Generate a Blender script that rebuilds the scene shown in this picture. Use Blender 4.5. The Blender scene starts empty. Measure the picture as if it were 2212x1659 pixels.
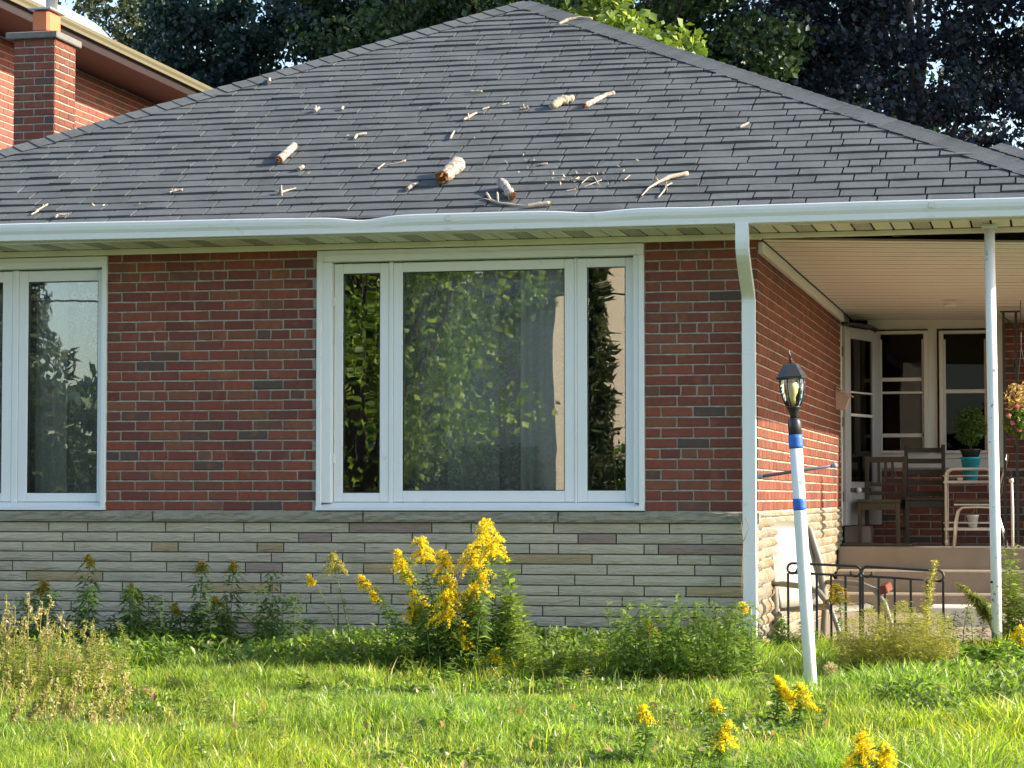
import bpy, math, random
import numpy as np
from mathutils import Vector, Matrix, Euler

# ------------------------------------------------------------------ camera, sky, sun, exposure
scene = bpy.context.scene
COL = scene.collection
LENS, PSI, PITCH = 83.07, math.radians(12.86), math.radians(2.732)
CAM = Vector((1.833, -15.1, 0.995))
cam_data = bpy.data.cameras.new('camera')
cam_data.sensor_width = 36.0
cam_data.lens = LENS
cam_data.clip_start, cam_data.clip_end = 0.1, 2000.0
cam = bpy.data.objects.new('camera', cam_data)
cam.location = CAM
cam.rotation_euler = (math.pi/2 + PITCH, 0.0, PSI)
COL.objects.link(cam)
scene.camera = cam

SUN_AZ, SUN_EL = math.radians(6.5), math.radians(26.5)      # azimuth from +X towards +Y
SUN_DIR = Vector((math.cos(SUN_EL)*math.cos(SUN_AZ), math.cos(SUN_EL)*math.sin(SUN_AZ), math.sin(SUN_EL)))
world = bpy.data.worlds.new('World')
scene.world = world
world.use_nodes = True
wn = world.node_tree
wn.nodes.clear()
sky = wn.nodes.new('ShaderNodeTexSky')
sky.sky_type = 'NISHITA'
sky.sun_disc = False
sky.sun_elevation = SUN_EL
sky.sun_rotation = math.radians(90.0) - SUN_AZ
sky.air_density, sky.dust_density, sky.ozone_density = 0.95, 1.3, 0.9
bg = wn.nodes.new('ShaderNodeBackground')
bg.inputs['Strength'].default_value = 0.125
wo = wn.nodes.new('ShaderNodeOutputWorld')
wn.links.new(sky.outputs[0], bg.inputs['Color'])
wn.links.new(bg.outputs[0], wo.inputs['Surface'])

sun_data = bpy.data.lights.new('sun', 'SUN')
sun_data.energy = 3.9
sun_data.angle = math.radians(0.5)
sun_data.color = (1.0, 0.90, 0.74)
sun = bpy.data.objects.new('sun', sun_data)
sun.rotation_euler = SUN_DIR.to_track_quat('Z', 'Y').to_euler()
sun.location = (20, 5, 20)
COL.objects.link(sun)

scene.view_settings.view_transform = 'Standard'
scene.view_settings.look = 'None'
scene.view_settings.exposure = 1.62
scene.view_settings.gamma = 1.0
scene.view_settings.use_curve_mapping = False
scene.cycles.max_bounces = 6
scene.cycles.diffuse_bounces = 3
scene.cycles.glossy_bounces = 3
scene.cycles.transparent_max_bounces = 10
scene.cycles.use_denoising = True

# ------------------------------------------------------------------ helpers
R = random.Random(11)
NR = np.random.default_rng(11)
_fw = Vector((-math.sin(PSI)*math.cos(PITCH), math.cos(PSI)*math.cos(PITCH), math.sin(PITCH)))
_rt = Vector((math.cos(PSI), math.sin(PSI), 0.0))
_up = _rt.cross(_fw)
_F = LENS/36*2212.0
def ray(px, py):                     # measured on a 2212 x 1659 view of the photograph
    return _fw + _rt*((px-1106.0)/_F) - _up*((py-829.5)/_F)
def at(px, py, Y):                   # the point seen there that stands at depth Y
    d = ray(px, py)
    return CAM + d*((Y-CAM.y)/d.y)
GS = 0.035
def gz(y):
    return GS*max(y, -15.0) if y < 0 else 0.0
EY, EZ, PT, XM, HW = -0.50, 2.79, 0.5035, -2.445, 4.715      # front eave line, roof pitch, ridge x, half width
def roof_at(px, py, lift=0.0):
    d = ray(px, py)
    t = (EZ + PT*(CAM.y-EY) - CAM.z)/(d.z - PT*d.y)
    n = Vector((0, -PT, 1)).normalized()
    return CAM + d*t + n*lift

class MB:
    """collects faces; obj() links them as one mesh object"""
    def __init__(s): s.v = []; s.f = []; s.m = []; s.s = []
    def quad(s, *p, mi=0, sm=False):
        k = len(s.v); s.v += [tuple(q) for q in p]; s.f.append(tuple(range(k, k+len(p)))); s.m.append(mi); s.s.append(sm)
    def box(s, x0, x1, y0, y1, z0, z1, mi=0, M=None):
        c = [Vector((x, y, z)) for z in (z0, z1) for y in (y0, y1) for x in (x0, x1)]
        if M is not None: c = [M @ q for q in c]
        k = len(s.v); s.v += [tuple(q) for q in c]
        for f in ((0,2,3,1),(4,5,7,6),(0,1,5,4),(2,6,7,3),(0,4,6,2),(1,3,7,5)):
            s.f.append(tuple(k+i for i in f)); s.m.append(mi); s.s.append(False)
        return s
    def cbox(s, x0, x1, y0, y1, z0, z1, b=0.004, mi=0, M=None):
        """box with bevelled edges"""
        k = len(s.v); pts = []
        for sx in (0, 1):
            for sy in (0, 1):
                for sz in (0, 1):
                    X, Y, Z = (x0, x1)[sx], (y0, y1)[sy], (z0, z1)[sz]
                    dx, dy, dz = (b, -b)[sx], (b, -b)[sy], (b, -b)[sz]
                    pts += [Vector((X, Y+dy, Z+dz)), Vector((X+dx, Y, Z+dz)), Vector((X+dx, Y+dy, Z))]
        if M is not None: pts = [M @ q for q in pts]
        s.v += [tuple(q) for q in pts]
        I = lambda sx, sy, sz, a: k + ((sx*2+sy)*2+sz)*3 + a
        F = []
        F += [(I(0,0,0,0), I(0,0,1,0), I(0,1,1,0), I(0,1,0,0)), (I(1,0,0,0), I(1,1,0,0), I(1,1,1,0), I(1,0,1,0))]
        F += [(I(0,0,0,1), I(1,0,0,1), I(1,0,1,1), I(0,0,1,1)), (I(0,1,0,1), I(0,1,1,1), I(1,1,1,1), I(1,1,0,1))]
        F += [(I(0,0,0,2), I(0,1,0,2), I(1,1,0,2), I(1,0,0,2)), (I(0,0,1,2), I(1,0,1,2), I(1,1,1,2), I(0,1,1,2))]
        for a in (0, 1):
            for c in (0, 1):
                F.append((I(a,c,0,0), I(a,c,1,0), I(a,c,1,1), I(a,c,0,1)))
                F.append((I(a,0,c,0), I(a,0,c,2), I(a,1,c,2), I(a,1,c,0)))
                F.append((I(0,a,c,1), I(0,a,c,2), I(1,a,c,2), I(1,a,c,1)))
        for sx in (0, 1):
            for sy in (0, 1):
                for sz in (0, 1): F.append((I(sx,sy,sz,0), I(sx,sy,sz,1), I(sx,sy,sz,2)))
        for f in F: s.f.append(f); s.m.append(mi); s.s.append(False)
        return s
    def tube(s, path, rad, n=8, mi=0, caps=True, cap_mi=None, sm=True, jit=0.0, rnd=None):
        path = [Vector(p) for p in path]
        if not hasattr(rad, '__len__'): rad = [rad]*len(path)
        k = len(s.v); prev = None
        for i, p in enumerate(path):
            t = (path[min(i+1, len(path)-1)] - path[max(i-1, 0)])
            t = t.normalized() if t.length > 1e-9 else Vector((0, 0, 1))
            if prev is None:
                a = t.orthogonal().normalized()
            else:
                a = prev - t*prev.dot(t)
                a = a.normalized() if a.length > 1e-6 else t.orthogonal().normalized()
            prev = a; b = t.cross(a)
            for j in range(n):
                w = 2*math.pi*j/n
                r = rad[i]*(1 + (rnd.uniform(-jit, jit) if rnd else 0))
                s.v.append(tuple(p + a*(math.cos(w)*r) + b*(math.sin(w)*r)))
        for i in range(len(path)-1):
            for j in range(n):
                j2 = (j+1) % n
                s.f.append((k+i*n+j, k+i*n+j2, k+(i+1)*n+j2, k+(i+1)*n+j)); s.m.append(mi); s.s.append(sm)
        if caps:
            cm = mi if cap_mi is None else cap_mi
            s.f.append(tuple(k+j for j in reversed(range(n)))); s.m.append(cm); s.s.append(False)
            e = k+(len(path)-1)*n
            s.f.append(tuple(e+j for j in range(n))); s.m.append(cm); s.s.append(False)
        return s
    def lathe(s, prof, n=12, c=(0, 0, 0), mi=0, sm=True, M=None, a0=0.0):
        k = len(s.v); c = Vector(c)
        for r, z in prof:
            for j in range(n):
                w = a0 + 2*math.pi*j/n
                q = c + Vector((r*math.cos(w), r*math.sin(w), z))
                s.v.append(tuple(M @ q if M is not None else q))
        for i in range(len(prof)-1):
            for j in range(n):
                j2 = (j+1) % n
                s.f.append((k+i*n+j, k+i*n+j2, k+(i+1)*n+j2, k+(i+1)*n+j)); s.m.append(mi); s.s.append(sm)
        s.f.append(tuple(k+j for j in reversed(range(n)))); s.m.append(mi); s.s.append(False)
        e = k+(len(prof)-1)*n
        s.f.append(tuple(e+j for j in range(n))); s.m.append(mi); s.s.append(False)
        return s
    def sphere(s, c, r, n=10, m=6, mi=0):
        prof = [(max(1e-4, r*math.sin(math.pi*i/m)), -r*math.cos(math.pi*i/m)) for i in range(m+1)]
        return s.lathe(prof, n, c, mi)
    def mesh(s, name, mats):
        me = bpy.data.meshes.new(name)
        me.from_pydata(s.v, [], s.f)
        for m in (mats if isinstance(mats, (list, tuple)) else [mats]): me.materials.append(m)
        me.polygons.foreach_set('material_index', s.m)
        me.polygons.foreach_set('use_smooth', s.s)
        me.update()
        return me
    def obj(s, name, mats, parent=None):
        return link(name, s.mesh(name, mats), parent)

def wtrans(o):
    v = Vector((0, 0, 0))
    while o is not None: v += o.location; o = o.parent
    return v
def link(name, me, parent=None, loc=None):
    """world-built mesh under a parent that is only moved, never turned"""
    o = bpy.data.objects.new(name, me); COL.objects.link(o)
    if parent is not None:
        o.parent = parent
        q = parent
        while q.parent is not None: q = q.parent
        if not q.get('local'): o.location = -wtrans(parent) + Vector(loc or (0, 0, 0))
        elif loc: o.location = loc
    elif loc: o.location = loc
    return o
def thing(name, label, cat, loc=(0, 0, 0), group=None, local=False, rot=None):
    o = bpy.data.objects.new(name, None); COL.objects.link(o)
    o.location = loc; o.empty_display_size = 0.1
    if rot is not None: o.rotation_euler = rot
    if local: o['local'] = 1
    return tag(o, label, cat, group)
def tag(o, label=None, cat=None, group=None, kind=None):
    if label: o['label'] = label
    if cat: o['category'] = cat
    if group: o['group'] = group
    if kind: o['kind'] = kind
    return o
def pmesh(name, V, F, mat, tint=None, smooth=False):
    """fast mesh from numpy arrays, faces all of one size, optional colour per point"""
    V = np.asarray(V, np.float32).reshape(-1, 3); F = np.asarray(F, np.int32)
    me = bpy.data.meshes.new(name)
    me.vertices.add(len(V)); me.vertices.foreach_set('co', V.ravel())
    nf, k = F.shape
    me.loops.add(nf*k); me.loops.foreach_set('vertex_index', F.ravel())
    me.polygons.add(nf)
    me.polygons.foreach_set('loop_start', np.arange(0, nf*k, k, dtype=np.int32))
    me.polygons.foreach_set('loop_total', np.full(nf, k, np.int32))
    if smooth: me.polygons.foreach_set('use_smooth', np.ones(nf, bool))
    if tint is not None:
        a = me.attributes.new('tint', 'FLOAT_COLOR', 'POINT')
        T = np.ones((len(V), 4), np.float32); T[:, :3] = tint
        a.data.foreach_set('color', T.ravel())
    me.materials.append(mat)
    me.update(calc_edges=True)
    return me

# ------------------------------------------------------------------ materials
class G:
    def __init__(s, name):
        s.mat = bpy.data.materials.new(name); s.mat.use_nodes = True
        s.nt = s.mat.node_tree; s.nt.nodes.clear()
        s.out = s.nt.nodes.new('ShaderNodeOutputMaterial')
    def n(s, typ, ins=None, **props):
        d = s.nt.nodes.new('ShaderNode'+typ)
        for k, v in props.items(): setattr(d, k, v)
        for k, v in (ins or {}).items():
            if isinstance(v, bpy.types.NodeSocket): s.nt.links.new(v, d.inputs[k])
            else: d.inputs[k].default_value = v
        return d
    def pos(s): return s.n('NewGeometry').outputs['Position']
    def noise(s, scale, detail=3, vec=None, rough=0.55, dist=0.0):
        return s.n('TexNoise', {'Vector': vec or s.pos(), 'Scale': scale, 'Detail': detail, 'Roughness': rough, 'Distortion': dist}).outputs['Fac']
    def stretch(s, xyz): return s.n('VectorMath', {0: s.pos(), 1: xyz}, operation='MULTIPLY').outputs[0]
    def math(s, op, a, b=0.0, clamp=False):
        d = s.n('Math', {0: a, 1: b}, operation=op); d.use_clamp = clamp; return d.outputs[0]
    def ramp(s, fac, stops, interp='LINEAR'):
        d = s.n('ValToRGB', {'Fac': fac}); cr = d.color_ramp; cr.interpolation = interp
        while len(cr.elements) < len(stops): cr.elements.new(0.5)
        for e, (p, c) in zip(cr.elements, stops): e.position = p; e.color = (*c, 1) if len(c) == 3 else c
        return d.outputs['Color']
    def mix(s, fac, a, b, blend='MIX'):
        d = s.n('Mix', None, data_type='RGBA', blend_type=blend)
        for i, v in ((0, fac), (6, a), (7, b)):
            if isinstance(v, bpy.types.NodeSocket): s.nt.links.new(v, d.inputs[i])
            else: d.inputs[i].default_value = v if i == 0 else (*v, 1) if len(v) == 3 else v
        return d.outputs[2]
    def rand(s):
        return s.math('FRACT', s.math('ADD', s.n('ObjectInfo').outputs['Random'], s.n('NewGeometry').outputs['Random Per Island']))
    def bump(s, h, strength=0.3, dist=0.01):
        return s.n('Bump', {'Height': h, 'Strength': strength, 'Distance': dist}).outputs[0]
    def bsdf(s, color, rough=0.7, normal=None, metal=0.0, spec=0.5, **kw):
        ins = {'Base Color': color if isinstance(color, bpy.types.NodeSocket) else (*color, 1), 'Roughness': rough, 'Metallic': metal, 'Specular IOR Level': spec}
        if normal is not None: ins['Normal'] = normal
        ins.update(kw)
        return s.n('BsdfPrincipled', ins).outputs[0]
    def done(s, sh): s.nt.links.new(sh, s.out.inputs['Surface']); return s.mat

def m_plain(name, col, rough=0.6, var=0.12, scale=8.0, bump=0.0, bscale=60.0, metal=0.0, spec=0.4, dirt=None):
    g = G(name)
    c = g.mix(g.noise(scale, 4), tuple(max(0, x*(1-var)) for x in col), tuple(min(1, x*(1+var)) for x in col))
    if dirt:
        c = g.mix(g.ramp(g.noise(dirt[1], 6, rough=0.7), [(dirt[2], (0, 0, 0)), (min(1, dirt[2]+0.15), (1, 1, 1))]), c, dirt[0])
    nrm = g.bump(g.noise(bscale, 4), bump, 0.01) if bump else None
    return g.done(g.bsdf(c, rough, nrm, metal, spec))

def m_brick(name, stops):
    g = G(name)
    c = g.ramp(g.rand(), stops)
    c = g.mix(g.math('MULTIPLY', g.noise(26, 5, rough=0.7), 0.75), c, (0.045, 0.03, 0.026))
    c = g.mix(g.ramp(g.noise(1.0, 4, g.stretch((5, 5, 1.1)), 0.6), [(0.5, (0, 0, 0)), (0.75, (0.4, 0.4, 0.4))]), c, (0.10, 0.075, 0.06))
    c = g.mix(g.ramp(g.noise(9, 3), [(0.56, (0, 0, 0)), (0.72, (0.45, 0.45, 0.45))]), c, (0.30, 0.13, 0.06))
    c = g.mix(g.ramp(g.noise(70, 3), [(0.70, (0, 0, 0)), (0.76, (0.5, 0.5, 0.5))]), c, (0.42, 0.34, 0.27))
    return g.done(g.bsdf(c, 0.85, g.bump(g.noise(140, 5, rough=0.7), 0.5, 0.006), spec=0.25))
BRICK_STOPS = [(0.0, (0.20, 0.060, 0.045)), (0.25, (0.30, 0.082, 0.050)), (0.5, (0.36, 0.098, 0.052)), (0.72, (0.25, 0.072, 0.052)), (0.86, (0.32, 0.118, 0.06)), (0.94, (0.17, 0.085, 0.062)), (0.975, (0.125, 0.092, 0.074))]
M = {}
M['brick'] = m_brick('red_brick', BRICK_STOPS)
M['brick_lit'] = m_brick('red_brick_lit', [(0.0, (0.19, 0.050, 0.028)), (0.4, (0.25, 0.066, 0.034)), (0.8, (0.29, 0.080, 0.040)), (0.97, (0.15, 0.055, 0.04))])  # copy of the red brick, its colours adjusted for sunlit faces
M['brick_pink'] = m_brick('pink_brick', [(0.0, (0.32, 0.09, 0.07)), (0.5, (0.38, 0.115, 0.085)), (0.9, (0.34, 0.13, 0.085)), (1.0, (0.24, 0.10, 0.08))])
g = G('mortar')
M['mortar'] = g.done(g.bsdf(g.ramp(g.noise(30, 5), [(0.3, (0.25, 0.235, 0.185)), (0.7, (0.41, 0.385, 0.31))]), 0.95, g.bump(g.noise(200, 4), 0.5, 0.004), spec=0.1))
M['mortar_dark'] = m_plain('dark_joint', (0.09, 0.088, 0.075), 0.95, 0.3, 20, 0.4, 150)
M['mortar_pale'] = m_plain('pale_mortar', (0.37, 0.32, 0.245), 0.95, 0.15, 20)
def m_stone(name, stops, streak=True):
    g = G(name)
    c = g.ramp(g.rand(), stops, 'CONSTANT')
    v = g.stretch((9, 9, 55)) if streak else None
    c = g.mix(g.math('MULTIPLY', g.noise(1.0 if streak else 22, 5, v, 0.65), 0.55), c, (0.12, 0.115, 0.09))
    c = g.mix(g.ramp(g.noise(5, 4), [(0.55, (0, 0, 0)), (0.8, (0.5, 0.5, 0.5))]), c, (0.30, 0.27, 0.16))
    h = g.math('ADD', g.noise(1.0, 4, g.stretch((14, 14, 70)), 0.6), g.math('MULTIPLY', g.noise(120, 4), 0.35))
    return g.done(g.bsdf(c, 0.9, g.bump(h, 0.75, 0.02), spec=0.2))
M['stone'] = m_stone('ledge_stone', [(0.0, (0.45, 0.45, 0.38)), (0.3, (0.50, 0.49, 0.41)), (0.62, (0.40, 0.41, 0.35)), (0.82, (0.40, 0.29, 0.14)), (0.91, (0.27, 0.20, 0.18))])
M['stone_side'] = m_stone('split_stone', [(0.0, (0.28, 0.24, 0.17)), (0.35, (0.32, 0.27, 0.19)), (0.6, (0.24, 0.21, 0.155)), (0.8, (0.28, 0.18, 0.09))], False)  # wall foot stone with its colours lowered for the sunlit side
M['cap'] = m_stone('cap_stone', [(0.0, (0.40, 0.36, 0.28))])
g = G('shingle')
c = g.ramp(g.rand(), [(0.0, (0.046, 0.052, 0.055)), (0.3, (0.064, 0.071, 0.074)), (0.55, (0.084, 0.091, 0.093)), (0.8, (0.070, 0.077, 0.081)), (1.0, (0.094, 0.101, 0.102))])
c = g.mix(g.ramp(g.noise(330, 2, rough=0.8), [(0.35, (0, 0, 0)), (0.65, (0.8, 0.8, 0.8))]), c, (0.125, 0.135, 0.138))
c = g.mix(g.ramp(g.noise(4, 4), [(0.45, (0, 0, 0)), (0.75, (0.45, 0.45, 0.45))]), c, (0.038, 0.038, 0.041))
c = g.mix(g.ramp(g.noise(1.0, 3, g.stretch((60, 3, 3))), [(0.6, (0, 0, 0)), (0.8, (0.25, 0.25, 0.25))]), c, (0.045, 0.045, 0.05))
M['shingle'] = g.done(g.bsdf(c, 0.9, g.bump(g.noise(420, 2), 0.6, 0.004), spec=0.3))
M['white'] = m_plain('white_vinyl', (0.78, 0.79, 0.77), 0.42, 0.04, 3, dirt=((0.52, 0.50, 0.42), 7, 0.66))
M['gutter'] = m_plain('white_aluminium', (0.75, 0.77, 0.75), 0.38, 0.05, 4, 0.05, 12, dirt=((0.55, 0.56, 0.50), 5, 0.62))
M['soffit'] = m_plain('soffit_metal', (0.82, 0.80, 0.68), 0.5, 0.05, 4)
g = G('soffit_vent')
v = g.n('TexVoronoi', {'Vector': g.pos(), 'Scale': 90.0}, feature='F1').outputs['Distance']
M['vent'] = g.done(g.bsdf(g.ramp(v, [(0.28, (0.16, 0.15, 0.13)), (0.42, (0.52, 0.51, 0.43))]), 0.6))
M['groove_dark'] = m_plain('ceiling_groove', (0.24, 0.185, 0.145), 0.7, 0.3, 60)  # darker brown on the groove faces between the panel flats
M['ceiling'] = m_plain('ceiling_metal', (0.86, 0.79, 0.72), 0.5, 0.06, 3, dirt=((0.55, 0.48, 0.38), 3, 0.6))
M['white_old'] = m_plain('old_white_paint', (0.66, 0.63, 0.56), 0.55, 0.08, 5, 0.1, 40, dirt=((0.36, 0.32, 0.26), 9, 0.64))
M['postpaint'] = m_plain('scuffed_white_paint', (0.74, 0.74, 0.72), 0.5, 0.05, 6, 0.15, 30, dirt=((0.42, 0.40, 0.34), 14, 0.66))
g = G('peeling_white_paint')
h = g.n('SeparateXYZ', {0: g.pos()}).outputs[2]
pe = g.math('ADD', g.noise(11, 6, rough=0.7), g.math('MULTIPLY', g.math('SUBTRACT', 0.5, h, True), 0.45))
c = g.mix(g.ramp(pe, [(0.62, (0, 0, 0)), (0.66, (1, 1, 1))]), (0.76, 0.77, 0.76), (0.20, 0.21, 0.19))
M['peel'] = g.done(g.bsdf(c, 0.5, g.bump(pe, 0.2, 0.01)))
def m_glass(name, tintc, ior, wave, sx):
    g = G(name)
    nrm = g.bump(g.noise(1.0, 2, g.stretch(sx), 0.5, 0.6), wave, 0.02)
    gl = g.n('BsdfGlossy', {'Color': (0.97, 1.0, 0.98, 1), 'Roughness': 0.0, 'Normal': nrm}).outputs[0]
    tr = g.n('BsdfTransparent', {'Color': (*tintc, 1)}).outputs[0]
    fr = g.n('Fresnel', {'IOR': ior}).outputs[0]
    return g.done(g.n('MixShader', {0: fr, 1: tr, 2: gl}).outputs[0])
M['glass'] = m_glass('window_glass', (0.96, 0.98, 0.97), 2.0, 0.028, (3.5, 3.5, 1.1))
M['glass_porch'] = m_glass('porch_glass', (0.26, 0.27, 0.26), 1.25, 0.01, (2, 2, 2))
M['glass_lamp'] = m_glass('lantern_glass', (0.86, 0.86, 0.76), 1.5, 0.05, (30, 30, 30))
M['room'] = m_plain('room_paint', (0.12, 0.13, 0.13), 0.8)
g = G('lace_curtain')
vo = g.n('TexVoronoi', {'Vector': g.stretch((14, 3, 14)), 'Scale': 1.0, 'Randomness': 0.8}, feature='F1').outputs['Distance']
ring = g.math('LESS_THAN', g.math('ABSOLUTE', g.math('SUBTRACT', vo, 0.36)), 0.045)
vo2 = g.n('TexVoronoi', {'Vector': g.stretch((21, 4, 21)), 'Scale': 1.0}, feature='F1').outputs['Distance']
ring2 = g.math('LESS_THAN', g.math('ABSOLUTE', g.math('SUBTRACT', vo2, 0.34)), 0.05)
dens = g.math('ADD', g.math('MULTIPLY', g.math('MAXIMUM', ring, ring2), 0.30), 0.58, True)
cl = g.n('MixShader', {0: 0.4, 1: g.n('BsdfDiffuse', {'Color': (0.93, 0.94, 0.92, 1)}).outputs[0], 2: g.n('BsdfTranslucent', {'Color': (0.7, 0.74, 0.7, 1)}).outputs[0]}).outputs[0]
M['lace'] = g.done(g.n('MixShader', {0: dens, 1: g.n('BsdfTransparent').outputs[0], 2: cl}).outputs[0])
M['sheer'] = M['lace'].copy(); M['sheer'].name = 'dense_lace_curtain'
for nd in M['sheer'].node_tree.nodes:
    if nd.type == 'MATH' and nd.operation == 'ADD' and abs(nd.inputs[1].default_value-0.58) < 1e-4: nd.inputs[1].default_value = 0.88
M['grey_cap'] = m_plain('weathered_cap', (0.17, 0.16, 0.145), 0.95, 0.35, 12, 0.6, 60)
M['concrete'] = m_plain('concrete', (0.27, 0.22, 0.165), 0.9, 0.2, 6, 0.4, 90, dirt=((0.24, 0.2, 0.15), 4, 0.58))
M['pale_concrete'] = m_plain('pale_concrete', (0.55, 0.52, 0.46), 0.85, 0.12, 8, 0.3, 90)
M['iron'] = m_plain('black_iron', (0.022, 0.02, 0.018), 0.45, 0.3, 20, spec=0.5)
M['black'] = m_plain('black_paint', (0.02, 0.02, 0.021), 0.35, 0.2, 20, spec=0.5)
M['dark_wood'] = m_plain('dark_wood', (0.030, 0.026, 0.020), 0.55, 0.4, 30)
M['brown_wood'] = m_plain('weathered_brown_wood', (0.075, 0.066, 0.042), 0.6, 0.4, 25)
M['tape'] = m_plain('blue_tape', (0.03, 0.13, 0.50), 0.5, 0.08, 30)
M['plastic'] = m_plain('chair_plastic', (0.21, 0.195, 0.16), 0.4, 0.04, 6)  # white plastic darkened so the sunlit chair does not wash out
M['rod'] = m_plain('purple_grey_rod', (0.16, 0.13, 0.17), 0.4, 0.2, 40, metal=0.3)
M['ball'] = m_plain('grey_blue_knob', (0.28, 0.30, 0.40), 0.4, 0.1, 40)
M['door_shade'] = m_plain('shaded_white_paint', (0.36, 0.36, 0.36), 0.5, 0.08, 5, dirt=((0.22, 0.2, 0.18), 8, 0.62))  # white storm door, its shade put into the base colour, plus dirt
M['steel'] = m_plain('chrome_tube', (0.62, 0.60, 0.55), 0.28, 0.1, 30, metal=0.85)
M['vinyl'] = m_plain('brown_vinyl', (0.085, 0.055, 0.035), 0.45, 0.25, 12)
M['teal'] = m_plain('turquoise_plastic', (0.02, 0.32, 0.42), 0.4, 0.08, 10)
M['terracotta'] = m_plain('clay_flue', (0.55, 0.17, 0.07), 0.75, 0.12, 6, 0.2, 60)
M['metal_lid'] = m_plain('grey_sheet_metal', (0.35, 0.38, 0.42), 0.4, 0.1, 8, metal=0.4)
M['galv'] = m_plain('galvanised_pipe', (0.62, 0.62, 0.58), 0.35, 0.08, 8, metal=0.5)
M['olive'] = m_plain('tan_aluminium', (0.17, 0.15, 0.095), 0.4, 0.06, 4)
M['brown_soffit'] = m_plain('brown_soffit', (0.045, 0.024, 0.022), 0.6, 0.2, 3)
M['dark_fascia'] = m_plain('dark_fascia', (0.03, 0.02, 0.02), 0.5)
M['dome'] = m_plain('skylight_dome', (0.62, 0.66, 0.70), 0.15, 0.03, 4, spec=0.7)
M['pinkbox'] = m_plain('faded_pink_wood', (0.52, 0.36, 0.28), 0.7, 0.12, 20)
M['bulb'] = m_plain('frosted_bulb', (0.75, 0.68, 0.45), 0.3, 0.05, 20)
M['dark'] = m_plain('dark_void', (0.01, 0.01, 0.01), 0.9)  # near-black colour standing in for unlit gaps
g = G('birch_bark')
v = g.stretch((40, 40, 40))
c = g.mix(g.ramp(g.noise(34, 6, rough=0.75), [(0.44, (0, 0, 0)), (0.60, (1, 1, 1))]), (0.47, 0.41, 0.35), (0.16, 0.11, 0.08))
M['birch'] = g.done(g.bsdf(c, 0.8, g.bump(g.noise(90, 5, rough=0.7), 0.8, 0.01)))
M['cut'] = m_plain('rotten_cut_wood', (0.36, 0.17, 0.06), 0.9, 0.8, 90, 1.0, 120)
M['twig'] = m_plain('grey_twig', (0.42, 0.34, 0.26), 0.85, 0.35, 40, 0.4, 120)
M['mossbark'] = m_plain('mossy_bark', (0.36, 0.31, 0.22), 0.9, 0.5, 30, 1.0, 70)
M['bark'] = m_plain('tree_bark', (0.075, 0.06, 0.048), 0.95, 0.4, 9, 1.0, 25)
M['soil'] = m_plain('lawn_soil', (0.06, 0.075, 0.025), 0.95, 0.4, 5, 0.5, 30)
M['asphalt'] = m_plain('asphalt', (0.05, 0.05, 0.05), 0.9, 0.2, 12)
M['cream'] = m_plain('cream_siding', (0.66, 0.55, 0.42), 0.7, 0.06, 3)
M['stem'] = m_plain('green_stem', (0.10, 0.14, 0.035), 0.6, 0.3, 30)
M['drystem'] = m_plain('dry_stem', (0.32, 0.23, 0.09), 0.8, 0.3, 30)
def m_leaf(name, rough=0.55, trans=0.42, boost=1.5, spec=0.35):
    g = G(name)
    a = g.n('Attribute', attribute_name='tint').outputs['Color']
    d = g.bsdf(a, rough, spec=spec)
    t = g.n('BsdfTranslucent', {'Color': g.mix(1.0, a, (boost, boost*1.06, boost*0.5), 'MULTIPLY')}).outputs[0]
    return g.done(g.n('MixShader', {0: trans, 1: d, 2: t}).outputs[0])
M['grass'] = m_leaf('grass_blade', 0.36, 0.5, 2.3, 0.6)
M['leaf'] = m_leaf('leaf', 0.40, 0.46, 2.0, 0.55)
M['treeleaf'] = m_leaf('tree_leaf', 0.45, 0.28, 1.4, 0.4)
M['crumb'] = m_leaf('bark_crumb', 0.8, 0.0, 1.0, 0.1)
M['petal'] = m_leaf('petal', 0.7, 0.42, 1.25, 0.1)
# ------------------------------------------------------------------ ground
def ground_sheet():
    xs = [-400, -60, -30] + [x*0.5 for x in range(-32, 21)] + [20, 60, 400]
    ys = [-400, -60, -26.0, -25.8, -17.2, -17.0, -15.0] + [y*0.5 for y in range(-29, 17)] + [20, 60, 400]
    rr = random.Random(3); V = []; F = []
    for y in ys:
        for x in xs:
            b = rr.uniform(-0.012, 0.012) if (-8 < x < 5 and -7 < y < -1) else 0.0
            z = gz(y) - (0.12 if -25.9 < y < -17.1 else 0.0) + b
            V.append((x, y, z))
    n = len(xs)
    for j in range(len(ys)-1):
        for i in range(n-1): F.append((j*n+i, j*n+i+1, (j+1)*n+i+1, (j+1)*n+i))
    me = bpy.data.meshes.new('lawn_ground'); me.from_pydata(V, [], F); me.materials.append(M['soil']); me.update()
    return tag(link('lawn_ground', me), 'weedy green lawn sloping down from the house', None, None, 'structure')
ground_sheet()
b = MB(); b.box(-90, 90, -25.75, -17.25, -0.70, -0.62)
tag(b.obj('road', M['asphalt']), 'grey asphalt street in front of the lawn', None, None, 'structure')

# ------------------------------------------------------------------ the bungalow
house = thing('bungalow', 'red brick bungalow with grey shingle hip roof and white picture windows', 'house', (-3.3, 4.0, 0.0))
P = 0.0677; BP = 0.2105; ZB = 0.90; JT = 0.0105

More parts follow.
